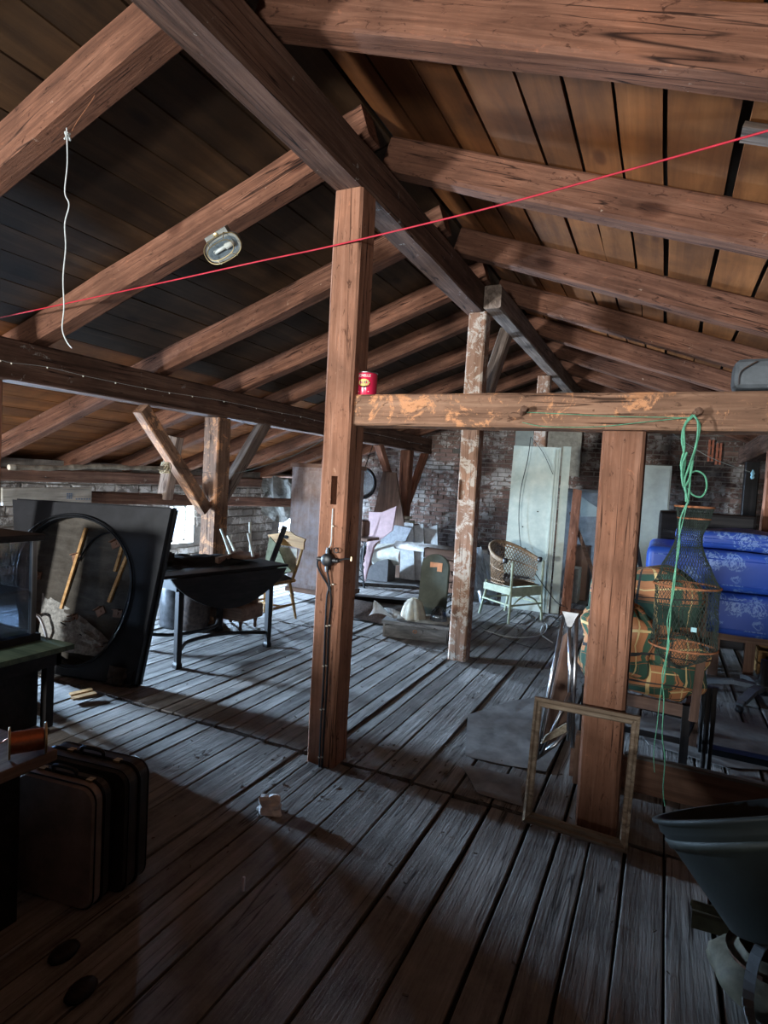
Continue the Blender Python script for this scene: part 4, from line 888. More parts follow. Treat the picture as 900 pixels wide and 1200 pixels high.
t = BM(); grid(t, lambda a, b: PM @ V(-.2+.4*a, -.18+.36*b, .452+.09*math.sin(math.pi*a)**.5*math.sin(math.pi*b)**.5+.02*noise.noise((a*6, b*6, 0))), 14, 14, thick=-.01); tag(link('cushion', t, plain('mouldy_grey_cushion', (.16, .14, .12), .95, 0, .35, bump=.3)), 'mouldy grey cushion on the seat of the pine chair', 'cushion')
t = BM(); prism(t, [(-.2, .5), (-.16, .9), (-.05, .82), (.1, .62), (.2, .55), (.1, .5)], .015, PM @ Matrix.Translation((0, .08, 0)) @ Matrix.Rotation(-.1, 4, 'X')); tag(link('green_board', t, plain('mossy_green_board', (.17, .17, .10), .9)), 'mossy green triangular piece standing on the pine chair', 'board')
tag(link('lath', bar(BM(), hit(334, 617, 1, 5.25), hit(318, 660, 1, 5.2), .05, .025, (0, 1, 0)), m_dkw['X']), 'dark wooden slat propped on the seat of the pine chair', 'slat')
# low stool with a sack behind the table leg
c_ = fl(283, 732)+V(0, -.12, 0); ls = thing('low_stool', 'low brown upholstered stool behind the leg of the black table', 'stool', c_)
SM2 = Matrix.Translation(c_)
for dx_, dy_ in ((-.16, -.1), (.16, -.1), (-.16, .14), (.16, .14)):
    t = BM(); lathe(t, c_+V(dx_, dy_, 0), [(.012, 0), (.02, .02), (.013, .05), (.022, .09), (.02, .11)], 10); link('foot', t, m_brw['Z'], ls, smooth=True)
t = BM(); rbox(t, c_+V(0, .02, .18), (.44, .36, .15), .03, 3); link('seat_band', t, m_brw['X'], ls)
t = BM(); t2 = BM(); prism(t2, [(-.2, 0), (-.16, .34), (-.12, .36), (-.1, .1), (.0, .05), (.1, .06), (.12, .38), (.2, .38), (.2, 0)], .03, Matrix.Translation(c_+V(0, .1, .24))); merge(t, t2); link('back_frame', t, m_brw['Z'], ls)
t = BM(); grid(t, lambda a, b: c_+V(-.15+.3*a, -.1+.22*b, .255+.14*math.sin(math.pi*a)*math.sin(math.pi*b)+.03*noise.noise((a*5, b*5, 0))), 12, 10, thick=-.01); tag(link('sack', t, plain('grey_sackcloth', (.2, .18, .15), .95, 0, .3, bump=.4)), 'small grey sack slumped on the low brown stool', 'sack')
t = BM(); lathe(t, c_+V(.02, .16, .25), [(.09, 0), (.1, .1), (.095, .2), (.06, .24)], 16); tag(link('pale_jug', t, m_cream, smooth=True), 'pale round vessel standing on the low brown stool', 'jug')
# dark barrel pot and drum near the braced post
c_ = fl(193, 737); pt = thing('metal_churn', 'dark dented metal churn between the big panel and the black table', 'churn', c_+V(0, .2, 0))
t = BM(); lathe(t, c_+V(0, .2, 0), [(.19, 0), (.2, .02), (.195, .06), (.2, .08), (.2, .40), (.19, .44), (.13, .47), (.12, .48)], 28); link('body', t, plain('dark_galvanised_metal', (.09, .09, .095), .35, .8, .4), pt, smooth=True)
t = BM(); tube(t, curvepts([c_+V(-.17, .12, .42), c_+V(-.1, .06, .53), c_+V(.02, .05, .55), c_+V(.12, .09, .5), c_+V(.16, .12, .42)], 5), .008, 6); link('handle', t, m_chrome, pt)
c_ = V(-4.25, 4.62, 0); dr = thing('basket', 'dark round wicker basket under the black table in front of the braced post', 'basket', c_)
t = BM(); lathe(t, c_, [(.16, 0), (.19, .1), (.2, .25), (.19, .42), (.17, .42), (.17, .05)], 28, sq=.8); link('body', t, plain('dark_basket', (.07, .045, .035), .9, 0, .4, scale=30, bump=.4), dr, smooth=True)
t = BM(); tube(t, [c_+V(.19*math.cos(a_), .152*math.sin(a_), .42) for a_ in [i*math.pi/14 for i in range(28)]], .012, 6, closed=True); link('rim', t, m_brw['X'], dr)
# wardrobe
wd = thing('wardrobe', 'tall faded brown wardrobe behind the central post', 'wardrobe', V(-4.06, 6.8, 0))
a = hit(336, 690, 1, 6.55).x; b = -3.62
t = BM(); bbox(t, (a, 6.55, .12), (b, 7.05, 1.72)); link('body', t, m_ward, wd)
t = BM(); bbox(t, (a-.02, 6.53, 1.72), (b+.02, 7.07, 1.77)); link('cornice', t, m_brw['X'], wd)
t = BM(); bbox(t, (a-.015, 6.535, .09), (b+.015, 7.06, .15)); link('plinth', t, m_brw['X'], wd)
t = BM(); bbox(t, (a+.04, 6.542, .2), (b-.04, 6.55, 1.68)); link('side_panel', t, m_ward, wd)
for x in (a+.05, b-.05):
    for y in (6.6, 7.0):
        t = BM(); lathe(t, (x, y, 0), [(.02, 0), (.032, .03), (.022, .06), (.035, .09)], 10); link('foot', t, m_dkw['Z'], wd, smooth=True)
t = BM(); grid(t, lambda u, v: V(-6.2+.75*u, 8.3+.12*noise.noise((u*4, v*3, 0)), 1.55-.75*v*(1-.4*abs(u-.5))+.05*noise.noise((u*4, v*2, 4))), 14, 14, thick=.01); tag(link('grey_sack', t, plain('hanging_grey_sacking', (.14, .13, .115), .95, 0, .3, bump=.4)), 'grey sackcloth hanging from the rail left of the wardrobe', 'cloth')
t = BM(); tube(t, curvepts([V(-6.2, 8.3, 1.55), V(-5.8, 8.3, 1.58), V(-5.45, 8.3, 1.57)], 3), .02, 6); tag(link('rail', t, m_brw['X']), 'thin rail that the grey sackcloth hangs from', 'rail')

# ------------------------------------------------------------------ middle: chest with shades, headboard, boards, far left corner
HM = Matrix.Translation((-2.25, 5.84, 0)) @ Matrix.Rotation(math.radians(10.5), 4, 'Z')
ch = thing('wooden_chest', 'dusty grey flat wooden chest on the floor left of the limewashed post', 'chest', (-2.25, 5.84, 0), math.radians(10.5))
t = BM(); box(t, (0, 0, .065), (.66, .46, .13), HM); link('body', t, m_grw['X'], ch)
t = BM(); box(t, (0, 0, .155), (.70, .50, .035), HM); link('lid', t, m_grw['X'], ch)
t = BM(); tube(t, [HM @ V(.0+.02*math.cos(a_), -.235, .085+.014*math.sin(a_)) for a_ in [i*math.pi/6 for i in range(12)]], .004, 5, closed=True); link('ring_pull', t, m_rust, ch)
for sx in (-1, 1):
    t = BM(); box(t, (sx*.328, -.225, .07), (.02, .02, .14), HM); link('corner_strip', t, m_grw['Z'], ch)
def fluted(c_, prof, nl, amp, mat, name, lab, cat, sc2=1.):
    t = BM(); n = nl*6; rings = []
    for r_, z_ in prof: rings.append([t.verts.new(Vector(c_)+V(r_*(1+amp*math.cos(nl*2*math.pi*j/n))*math.cos(2*math.pi*j/n), r_*(1+amp*math.cos(nl*2*math.pi*j/n))*math.sin(2*math.pi*j/n), z_)) for j in range(n)])
    for A, B in zip(rings, rings[1:]):
        for j in range(n): t.faces.new((A[j], A[(j+1) % n], B[(j+1) % n], B[j]))
    bmesh.ops.solidify(t, geom=t.faces[:], thickness=.003); return tag(link(name, t, mat, smooth=True), lab, cat)
fluted(HM @ V(-.07, -.02, .173), [(.135, 0), (.135, .02), (.125, .08), (.1, .15), (.07, .19), (.035, .205), (.03, .215)], 8, .05, m_cream, 'lampshade', 'cream fluted glass lampshade in the middle of the grey chest', 'lampshade')
fluted(HM @ V(.2, -.02, .173), [(.085, 0), (.088, .03), (.075, .09), (.05, .13), (.03, .15)], 10, .05, m_glassd, 'lampshade', 'clear glass shade on the right end of the grey chest', 'lampshade')
t = BM(); grid(t, lambda u, v: HM @ V(-.52+.36*u+.03*math.sin(v*5), -.16+.3*v, .176+(.02+.12*(1-u))*abs(math.sin(u*4+v*3))*(.4+.6*math.sin(math.pi*v))), 14, 12, thick=.003); tag(link('crumpled_paper', t, plain('dusty_white_paper', (.5, .48, .45), .8, 0, .15)), 'crumpled white paper sack on the left end of the chest', 'paper')
t = BM(); grid(t, lambda u, v: HM @ V(-.1+.42*u, -.2+.35*v, .175+.02*abs(noise.noise((u*3, v*3, 2)))+.07*u*(1-u)*v), 10, 10, thick=.002); tag(link('paper_sheet', t, m_cream), 'yellowed sheet of paper under the shades on the chest', 'paper')
yh = 6.5; a = hit(490, 690, 1, yh); b = hit(523, 690, 1, yh); top_ = hit(506, 648, 1, yh+.1).z; w2 = (b.x-a.x)/2; xc = (a.x+b.x)/2
o_ = [(-w2, 0), (-w2, top_-.16)]+[(-w2*math.cos(math.pi*i/12), top_-.16+.16*math.sin(math.pi*i/12)) for i in range(1, 12)]+[(w2, top_-.16), (w2, 0)]
AM = Matrix.Translation((xc, yh, 0)) @ Matrix.Rotation(-.1, 4, 'X'); hb = thing('arched_board', 'dark olive round-topped board standing behind the grey chest', 'board', (xc, yh, 0))
t = BM(); prism(t, o_, .035, AM); link('panel', t, m_olive, hb)
t = BM(); prism(t, [(x*.96, .0+z*.99) for x, z in o_], .008, AM @ Matrix.Translation((0, -.008, 0))); link('inner_face', t, m_olive, hb)
t = BM(); prism(t, [(-.06, top_-.16), (-.06, top_-.10), (.09, top_-.10), (.09, top_-.2), (.03, top_-.2), (.03, top_-.15)], .004, AM @ Matrix.Translation((0, -.013, 0))); link('sticker', t, plain('orange_label', (.6, .24, .1), .6, 0, .2), hb)
t = BM(); [tube(t, [V(xc+w2+.05+.02*math.sin(i*2.1), yh+.1, .02+i*.05)+V(.014*math.cos(a_), .0, .02*math.sin(a_)) for a_ in [k*math.pi/4 for k in range(8)]], .006, 4, closed=True) for i in range(13)]; tag(link('iron_chain', t, m_blackm), 'rusty iron chain hanging beside the olive board', 'chain')['kind'] = 'stuff'
crt = thing('crate', 'plain crate behind the olive board that carries the pale pipe', 'crate', V(-2.8, 8.5, 0))
for z_ in (.02, .18, .34, .50):
    for (a, b) in (((-3.2, 8.3, z_), (-2.5, 8.32, z_+.14)), ((-3.2, 8.72, z_), (-2.5, 8.74, z_+.14)), ((-3.2, 8.3, z_), (-3.18, 8.74, z_+.14)), ((-2.52, 8.3, z_), (-2.5, 8.74, z_+.14))):
        t = BM(); bbox(t, a, b); link('slat', t, m_brw['X'], crt)
pz = hit(500, 642, 1, 8.5).z
o = link('pale_pipe', tube(BM(), [V(-3.75, 8.5, pz), V(-2.3, 8.52, pz-.01)], .065, 16), plain('pale_flaking_pipe', (.44, .41, .38), .8, 0, .25), smooth=True); tag(o, 'thick pale pipe lying level behind the limewashed post', 'pipe')
for i, (xa, xb) in enumerate(((-3.84, -3.6), (-3.66, -3.44), (-3.48, -3.22))):
    t = BM(); prism(t, [(xa, 0), (xa+.02-.1, .92-.05*i), (xb-.1, .92), (xb+.02, 0)], .04, Matrix.Translation((0, 8.95+.05*i, .02)) @ Matrix.Rotation(-.1, 4, 'X')); tag(link('shutter', t, plain('white_shutter%d' % i, (.45, .45, .44), .7, 0, .2)), ['left', 'middle', 'right'][i]+' one of three white shutters leaning by the far left post', 'shutter')
t = BM(); bbox(t, (-3.9, 9.1, .93), (-3.3, 9.3, .98)); 
# long flat boards and rug behind the central post
t = BM(); c0, c1 = fl(408, 702), fl(482, 708); bar(t, c0+V(0, 0, .03), c1+V(0, 0, .03), .16, .06); tag(link('dark_plank', t, m_dkw['X']), 'long dark plank on the floor behind the chest', 'plank')
t = BM(); c0, c1 = fl(400, 684), fl(488, 690); bar(t, c0+V(0, 0, .025), c1+V(0, 0, .025), .10, .05); tag(link('dark_batten', t, m_grw['X']), 'thin grey batten on the floor farther back', 'plank')
t = BM(); g0 = V(-3.15, 6.3, 0); grid(t, lambda u, v: g0+V(-.45+.9*u, -.22+.45*v-.15*u, .02+.16*math.sin(math.pi*v)*(.6+.4*math.sin(u*3))), 16, 12, thick=.02); tag(link('rolled_rug', t, plain('brown_rug', (.13, .085, .065), .95, 0, .3, bump=.4, scale=50)), 'brown rug humped on the floor left of the chest', 'rug')
# far left corner: table with sewing machine, box, pink board, hoop, curved shells
sm = thing('sewing_table', 'narrow table on lacy black iron legs behind the central post', 'table', V(-4.2, 7.95, 0))
t = BM(); bbox(t, (-4.6, 7.8, .70), (-3.9, 8.2, .74)); link('tabletop', t, m_brw['X'], sm)
for x in (-4.02, -4.5):
    t = BM()
    for i in range(6): tube(t, curvepts([V(x-.05*math.cos(i), 7.85, .05+.11*i), V(x+.06, 7.86, .09+.11*i), V(x-.02, 7.85, .16+.11*i)], 4), .008, 5)
    tube(t, [V(x-.07, 7.85, 0), V(x-.03, 7.85, .35), V(x-.06, 7.85, .70)], .014, 6); tube(t, [V(x+.09, 7.85, 0), V(x+.03, 7.85, .35), V(x+.06, 7.85, .70)], .014, 6); link('iron_leg', t, m_blackm, sm)['kind'] = 'stuff'
t = BM(); lathe(t, (0, 0, 0), [(.15, -.01), (.16, 0), (.15, .01), (.13, .0)], 24, Matrix.Translation((-4.25, 7.86, .3)) @ Matrix.Rotation(math.pi/2, 4, 'X')); link('flywheel', t, m_blackm, sm)
t = BM(); rbox(t, (-4.12, 8.0, .87), (.24, .2, .25), .05, 3); tag(link('mantel_clock', t, m_brw['Z']), 'rounded brown wooden case on the sewing table', 'box')
a = hit(431, 600, 1, 8.3); b = hit(452, 640, 1, 8.3)
t = BM(); prism(t, [(a.x, 0), (a.x, a.z), (b.x-.12, a.z+.01), (b.x+.12, a.z+.12), (b.x+.08, .85), (b.x-.2, .62), (b.x-.4, .3)], .03, Matrix.Translation((0, 8.32, 0)) @ Matrix.Rotation(-.02, 4, 'X')); tag(link('pink_board', t, plain('dusty_pink_paint', (.46, .3, .3), .7, 0, .1)), 'dusty pink board standing behind the sewing table', 'board')
yq = 8.7; c_ = hit(424, 566, 1, yq); hp = thing('round_mirror', 'round dark-framed mirror hanging behind the central post', 'mirror', c_)
t = BM(); tube(t, [c_+V(.24*math.cos(a_), 0, .24*math.sin(a_)) for a_ in [i*math.pi/18 for i in range(36)]], .03, 8, closed=True); link('frame', t, m_dkw['X'], hp, smooth=True)
t = BM(); lathe(t, (0, 0, 0), [(.23, -.004), (.23, .004)], 36, Matrix.Translation(c_) @ Matrix.Rotation(math.pi/2, 4, 'X')); link('glass', t, plain('tarnished_mirror', (.5, .52, .54), .15, .9, .2), hp)
t = BM(); bar(t, c_+V(0, .05, .2), c_+V(0, .4, .75), .01, .01); link('cord', t, m_dark, hp)
t = BM(); a = hit(440, 605, 1, 9.0); b = hit(468, 560, 1, 9.0); prism(t, [(a.x-.1, .0), (a.x-.05, a.z+.1), (a.x+.06, b.z+.1), (b.x-.1, b.z+.08), (b.x+.12, a.z-.1), (b.x+.1, 0)], .04, Matrix.Translation((0, 9.0, 0)) @ Matrix.Rotation(-.04, 4, 'X')); tag(link('wide_board', t, m_brw['Z']), 'wide brown board leaning by the far left post', 'board')
c_ = hit(455, 650, 1, 8.75)
tb_ = thing('hip_bath', 'cream curved tub shell lying on its side before the far left post', 'tub', V(c_.x, 8.75, 0))
t = BM(); grid(t, lambda u, v: V(c_.x-.26+.5*u+.06*v, 8.75-.16*math.sin(math.pi*v)-.05*u, c_.z-.2+.36*v+.06*u), 12, 12, thick=.02); link('shell', t, m_white, tb_, smooth=True)
t = BM(); tube(t, curvepts([V(c_.x-.2, 8.55, c_.z+.22), V(c_.x-.36, 8.55, c_.z+.05), V(c_.x-.34, 8.55, c_.z-.2), V(c_.x-.2, 8.55, c_.z-.36)], 6), .05, 8, rad=[.03]*6+[.06]*10+[.03]*3); link('dark_rim', t, m_black, tb_, smooth=True)
t = BM(); prism(t, [(0, 0), (.06, .12), (.14, .24), (.26, .33), (.4, .37), (.44, .36), (.44, 0)], .3, Matrix.Translation((c_.x-.32, 8.5, 0))); tag(link('wheel_guard', t, plain('dark_grey_sheet', (.07, .065, .065), .6)), 'dark grey quarter-round guard on the floor under the cream shell', 'guard')
t = BM(); bbox(t, (c_.x-.42, 8.4, 0), (c_.x+.75, 9.35, .018)); tag(link('floor_sheet', t, plain('dark_sheet', (.05, .045, .042), .8)), 'dark flat sheet on the floor round the block footing', 'sheet')
t = BM(); prism(t, [(-.3, .0), (-.3, .26), (-.05, .35), (.25, .33), (.1, .0)], .02, Matrix.Translation((c_.x+.05, 8.95, c_.z+.12))); tag(link('grey_card', t, plain('grey_card', (.3, .31, .33), .7)), 'folded grey and white card above the cream shell', 'card')
t = BM(); rbox(t, (c_.x-.0, 9.25, c_.z+.52), (.36, .25, .05), .01); rbox(t, (c_.x-.02, 9.25, c_.z+.59), (.3, .22, .04), .01); tag(link('magazines', t, m_cream), 'small stack of pale magazines by the far left post', 'magazines')['kind'] = 'stuff'
shz = c_.z+.49
t = BM(); bbox(t, (c_.x-.3, 9.1, 0), (c_.x+.25, 9.4, shz)); tag(link('cupboard', t, m_brw['Z']), 'low brown cupboard under the pale magazines', 'cupboard')

# ------------------------------------------------------------------ right-centre: green panel, wicker chair, clutter
gp = thing('door_leaf', 'tall pale green painted door leaf leaning on the third ridge post', 'door', V(-1.6, 7.95, 0))
bl_, br_, tr_, tl_ = fl(588, 714), fl(644, 718), hit(651, 522, 1, 8.2), hit(592, 522, 1, 8.2)
bl_ = V(-1.90, 7.9, 0); br_ = V(-1.27, 7.92, 0); tl_ = V(-1.93, 8.2, tl_.z); tr_ = V(-1.30, 8.22, tl_.z-.01)
def quadslab(bm, A, B, C_, D, th):
    nn = (B-A).cross(D-A).normalized(); nn = -nn if nn.y > 0 else nn
    f = [bm.verts.new(p) for p in (A, B, C_, D)]; g_ = [bm.verts.new(p-nn*th) for p in (A, B, C_, D)]
    bm.faces.new(f); bm.faces.new(g_[::-1])
    for i in range(4): bm.faces.new((f[i], g_[i], g_[(i+1) % 4], f[(i+1) % 4]))
    return nn
t = BM(); nn = quadslab(t, bl_, br_, tr_, tl_, .035); link('panel', t, m_greenp, gp)
for (u0, u1, off) in ((.86, .90, .012), (.93, .96, .008)):
    P_ = lambda u, v: bl_.lerp(br_, u).lerp(tl_.lerp(tr_, u), v)+nn*off
    t = BM(); quadslab(t, P_(u0, 0), P_(u1, 0), P_(u1, .985), P_(u0, .985), off); link('moulding', t, m_greenp, gp)
for (u, v) in ((.33, .5), (.42, .37), (.62, .6), (.55, .33)):
    p = bl_.lerp(br_, u).lerp(tl_.lerp(tr_, u), v)+nn*.002; t = BM(); box(t, p, (.018, .006, .014)); link('nail_hole', t, m_dark, gp)
e0 = br_+V(.02, .03, 0); e1 = e0+V(.10, .02, 0); f0 = tr_+V(.02, .03, .02); f1 = f0+V(.1, .02, 0)
t = BM(); quadslab(t, e0, e1, f1, f0, .03); tag(link('narrow_board', t, m_greenp), 'narrow pale green board beside the tall door leaf', 'board')
wpts = [hit(*p, 1, 7.85) for p in ((622, 512), (618, 540), (611, 570), (608, 600), (609, 630), (612, 648), (622, 668), (640, 690), (655, 708), (668, 716))]
for i, p in enumerate(wpts): p.y = 8.12-.05*i if i < 6 else 7.8; 
wpts = [hit(x, y, 1, yy) for (x, y), yy in zip(((622, 512), (618, 540), (611, 570), (608, 600), (609, 630), (612, 648)), (8.14, 8.1, 8.04, 8.0, 7.95, 7.9))]
o = link('cable', tube(BM(), curvepts(wpts, 5), .005, 5), m_black); tag(o, 'thin black cable hanging down the front of the green door leaf', 'cable')
o = link('cable', tube(BM(), curvepts([hit(622, 512, 1, 8.14), hit(636, 530, 1, 8.12), hit(648, 556, 1, 8.1)], 5), .004, 5), m_black); tag(o, 'short thin cable looping right over the top of the green door leaf', 'cable')
o = link('cable', tube(BM(), curvepts([hit(627, 672, 1, 7.3), hit(640, 690, 1, 7.4), hit(655, 708, 1, 7.6), fl(672, 714, .01), fl(700, 735, .01)], 5), .005, 5), m_black); tag(o, 'black cable running from the wicker chair to the floor at the right', 'cable')
for i, (x0_, x1_, y_, lab) in enumerate(((602, 623, 503, 'left pale whitewashed board fixed to the back wall above the door leaf'), (640, 680, 503, 'right pale whitewashed board fixed to the back wall above the door leaf'))):
    a = hit(x0_, 530, 1, 10.8); b = hit(x1_, 530, 1, 10.8); t = BM(); bbox(t, (a.x, 10.86, a.z-.4), (b.x, 10.96, a.z+.55)); tag(link('board', t, m_greyp if i == 0 else plain('cream_wall_board', (.36, .33, .27), .8)), lab, 'board')
a = hit(655, 640, 1, 7.95); t = BM(); x0_ = -1.12; quadslab(t, V(x0_, 7.93, 0), V(x0_+.12, 7.95, 0), V(x0_+.13, 8.15, 1.62), V(x0_+.02, 8.15, 1.64), .08); tag(link('timber', t, timber['Z']), 'upright rough brown plank right of the green door leaf', 'plank')
t = BM(); a = fl(652, 712, .03); b = fl(684, 718, .03); bar(t, a, b, .06, .05); tag(link('batten', t, m_brw['X']), 'short brown batten on the floor below the upright plank', 'batten')
# clutter behind the right post
for i, (xa, xb, y0_, z0_, z1_, mt, lab) in enumerate(((668, 690, 9.2, 0, .80, m_brw['Z'], 'tall brown cupboard in the clutter left of the orange-brown post'), (666, 680, 8.9, 0, .5, m_cream, 'small pale box in the clutter left of the orange-brown post'))):
    a = hit(xa, 650, 1, y0_).x; b = hit(xb, 650, 1, y0_).x; t = BM(); rbox(t, ((a+b)/2, y0_+.15, (z0_+z1_)/2), (b-a, .3, z1_-z0_), .01); tag(link('box', t, mt), lab, 'box')
a = hit(669, 600, 1, 8.7); b = hit(692, 662, 1, 8.6); b = a+(b-a)*(a.z/(a.z-b.z)); o = link('stick', bar(BM(), a, b, .05, .03, (0, 1, 0)), m_brw['X']); tag(o, 'diagonal brown lath in the clutter left of the orange-brown post', 'lath')
t = BM(); c_ = hit(684, 595, 1, 9.6); prism(t, [(-.1, .2), (.22, 0), (.22, -.12), (-.03, -.14)], .03, Matrix.Translation(c_)); tag(link('metal_sheet', t, m_greyp), 'bent grey metal sheet above the brown cupboard', 'sheet')
t = BM(); rbox(t, (hit(678, 572, 1, 9.5).x, 9.6, 1.62), (.6, .25, .05), .01); tag(link('board', t, m_grw['X']), 'short grey shelf board high in the clutter', 'board')
t = BM(); bbox(t, (hit(664, 600, 1, 9.9).x, 9.85, 0), (hit(664, 600, 1, 9.9).x+.9, 9.9, 1.6)); tag(link('board', t, plain('bluish_grey_boarding', (.2, .21, .22), .85, 0, .35, scale=5)), 'bluish grey boarding behind the clutter', 'board')
# wicker chair
CH = Matrix.Translation((-1.66, 7.36, 0)) @ Matrix.Rotation(math.radians(58), 4, 'Z') @ Matrix.Diagonal((1.08, 1.08, 1.05, 1))      # local -Y is the front
wk = thing('wicker_chair', 'round-backed wicker armchair with pale green legs in front of the door leaf', 'chair', (-1.66, 7.36, 0), math.radians(58))
def rimp(a_, z_top=True):      # a_ from 0 (left front) through back to 1
    th = math.pi*(a_*1.22-.11); return V(-.29*math.cos(th), -.06+.31*math.sin(th), 0)
def rimz(a_): return .70+.17*math.sin(math.pi*a_)**1.5
pts = [CH @ (rimp(i/24)+V(0, 0, rimz(i/24))) for i in range(25)]
link('rim', tube(BM(), pts, .022, 8), m_wick, wk, smooth=True)
for i in (0, 24):
    t = BM(); lathe(t, pts[i], [(.024, -.03), (.03, -.01), (.03, .02), (.02, .032)], 10); link('arm_end', t, m_black, wk)
t = BM(); NA = 30; ROW = 7
def sidep(a_, v): b_ = rimp(a_); return CH @ V(b_.x*(.86+.14*v), b_.y*(.86+.14*v), .42+(rimz(a_)-.42)*v)
for k_ in range(2):
    for i in range(NA+1):
        q = []
        for j in range(ROW+1):
            a_ = i/NA+(1 if k_ else -1)*(j-ROW/2)/NA
            if 0 <= a_ <= 1: q.append(sidep(a_, j/ROW))
        if len(q) > 1: tube(t, q, .0058, 4)
link('lattice', t, m_wick, wk)['kind'] = 'stuff'
for v in (.0, .12, .55, .9): link('band', tube(BM(), [sidep(i/24, v) for i in range(25)], .008, 5), m_wick, wk)
t = BM(); grid(t, lambda a, b: CH @ V(-.235+.47*a, -.24+.43*b, .415+.02*math.sin(math.pi*a)*math.sin(math.pi*b)), 10, 10, thick=-.03); link('seat', t, m_wick, wk)
t = BM(); t2 = BM(); box(t2, (0, -.245, .35), (.47, .025, .10)); merge(t, t2, CH); link('seat_rail', t, m_wickg, wk)
for sx in (-1, 1):
    t = BM(); box(t, (sx*.235, -.03, .36), (.025, .42, .08), CH); link('seat_rail', t, m_wickg, wk)
for sx, sy_ in ((-.24, -.25), (.24, -.25), (-.19, .2), (.19, .2)):
    top_ = .70 if sy_ < 0 else .42
    link('leg', tube(BM(), [CH @ V(sx, sy_, top_), CH @ V(sx, sy_, .3), CH @ V(sx*1.08, sy_*(1.05 if sy_ < 0 else 1.35), 0)], .016, 7), m_wickg, wk)
for a, b in (((-.25, -.26), (.25, -.26)), ((-.25, -.26), (-.2, .24)), ((.25, -.26), (.2, .24)), ((-.2, .24), (.2, .24))):
    link('stretcher', tube(BM(), [CH @ V(a[0], a[1], .2), CH @ V(b[0], b[1], .2)], .011, 6), m_wickg, wk)
for sx in (-1, 1): link('brace', tube(BM(), curvepts([CH @ V(sx*.25, -.25, .12), CH @ V(sx*.15, -.25, .24), CH @ V(0, -.25, .31)], 4), .01, 6), m_wickg, wk)
t = BM(); grid(t, lambda a, b: CH @ V(-.2+.36*a, -.15+.3*b, .45+.05*abs(noise.noise((a*6, b*6, 0)))+.03*math.sin(3*a)), 12, 12, thick=-.012); tag(link('rag', t, plain('grey_rag', (.25, .23, .22), .9)), 'crumpled grey rag on the seat of the wicker chair', 'cloth')
# plastic sheeting left of the chair
t = BM(); grid(t, lambda u, v: V(-2.55+.5*u+.08*v, 8.0+.25*noise.noise((u*4, v*2, 0)), .01+.75*(1-v)*(.6+.4*math.sin(3*u))+.04*noise.noise((u*9, v*4, 1))), 18, 14, thick=.003); tag(link('plastic_sheet', t, plain('milky_plastic', (.38, .41, .44), .3, 0, .2, bump=0, trans=.3)), 'crumpled milky plastic sheet hanging behind the limewashed post', 'sheet')
# white cord and scattered wires
o = link('cord', tube(BM(), curvepts([fl(*p, .008) for p in ((567, 738), (585, 744), (605, 747), (625, 746), (637, 742), (641, 735), (639, 731), (635, 735), (634, 743), (640, 748), (648, 753))], 5), .006, 5), m_str); tag(o, 'pale cord looped on the floor in front of the wicker chair', 'cord')
for i, pp in enumerate((((600, 722), (615, 718), (628, 727), (640, 720), (655, 730), (640, 738)), ((575, 735), (590, 728), (610, 731), (622, 722), (606, 718)), ((560, 732), (575, 741), (600, 752), (630, 760), (645, 758)))):
    o = link('wire', tube(BM(), curvepts([fl(*p, .006) for p in pp], 5), .0035, 4), m_blackm); tag(o, ('looped wire on the floor right under the wicker chair', 'thin wire on the floor left of the wicker chair', 'long thin wire on the floor in front of the pale cord')[i], 'wire')

# ------------------------------------------------------------------ right: frame, folding stand, plaid chair, bed, cabinet, tub
fp = [hit(628, 815, 1, 2.90), hit(751, 838, 1, 2.905), hit(735, 998, 1, 2.80), hit(613, 960, 1, 2.79)]
for q in fp: q.z = max(q.z, .012)
fp[0].y = fp[1].y = 2.895
pf_ = thing('picture_frame', 'empty worn picture frame leaning against the orange-brown post', 'picture frame', (fp[2]+fp[3])/2)
m_frm = wood('worn_frame_wood', (.08, .05, .03), (.22, .16, .11), (.4, .33, .25), 'X', rough=.6, bump=.2, fine=30, crack=False, knots=False)
for i in range(4):
    a, b = fp[i], fp[(i+1) % 4]; cc = sum(fp, Vector())/4; inn = lambda p, d_: p+(cc-p).normalized()*d_*1.42
    t = BM(); nn = V(0, -1, .06).normalized(); prof = ((0, 0), (0, .022), (.012, .026), (.02, .016), (.034, .014), (.04, .006), (.04, 0))
    ra = [t.verts.new(inn(a, d_)+nn*h) for d_, h in prof]; rb_ = [t.verts.new(inn(b, d_)+nn*h) for d_, h in prof]
    for j in range(len(prof)): t.faces.new((ra[j], ra[(j+1) % 7], rb_[(j+1) % 7], rb_[j]))
    link('frame_bar', t, m_frm, pf_)
fs = thing('folding_stand', 'folded chrome tube stand leaning behind the picture frame', 'stand', fl(650, 885))
def tb2(pts, r, mt=m_chrome): return link('tube', tube(BM(), pts, r, 8), mt, fs, smooth=True)
ya, yb = 3.25, 3.45
tb2([hit(662, 718, 1, yb), hit(645, 800, 1, 3.35), hit(630, 886, 1, 3.30)], .011); tb2([hit(676, 716, 1, yb), hit(673, 800, 1, 3.4), hit(671, 876, 1, 3.38)], .011)
tb2([hit(667, 730, 1, yb), hit(668, 790, 1, 3.4), hit(666, 868, 1, 3.38)], .010); tb2([hit(668, 812, 1, 3.32), hit(634, 884, 1, 3.28)], .009); tb2([hit(628, 889, 1, 3.30), hit(650, 873, 1, 3.34), hit(665, 856, 1, 3.36)], .012)
tb2([hit(632, 880, 1, 3.29), hit(652, 848, 1, 3.34)], .006, m_blackm)
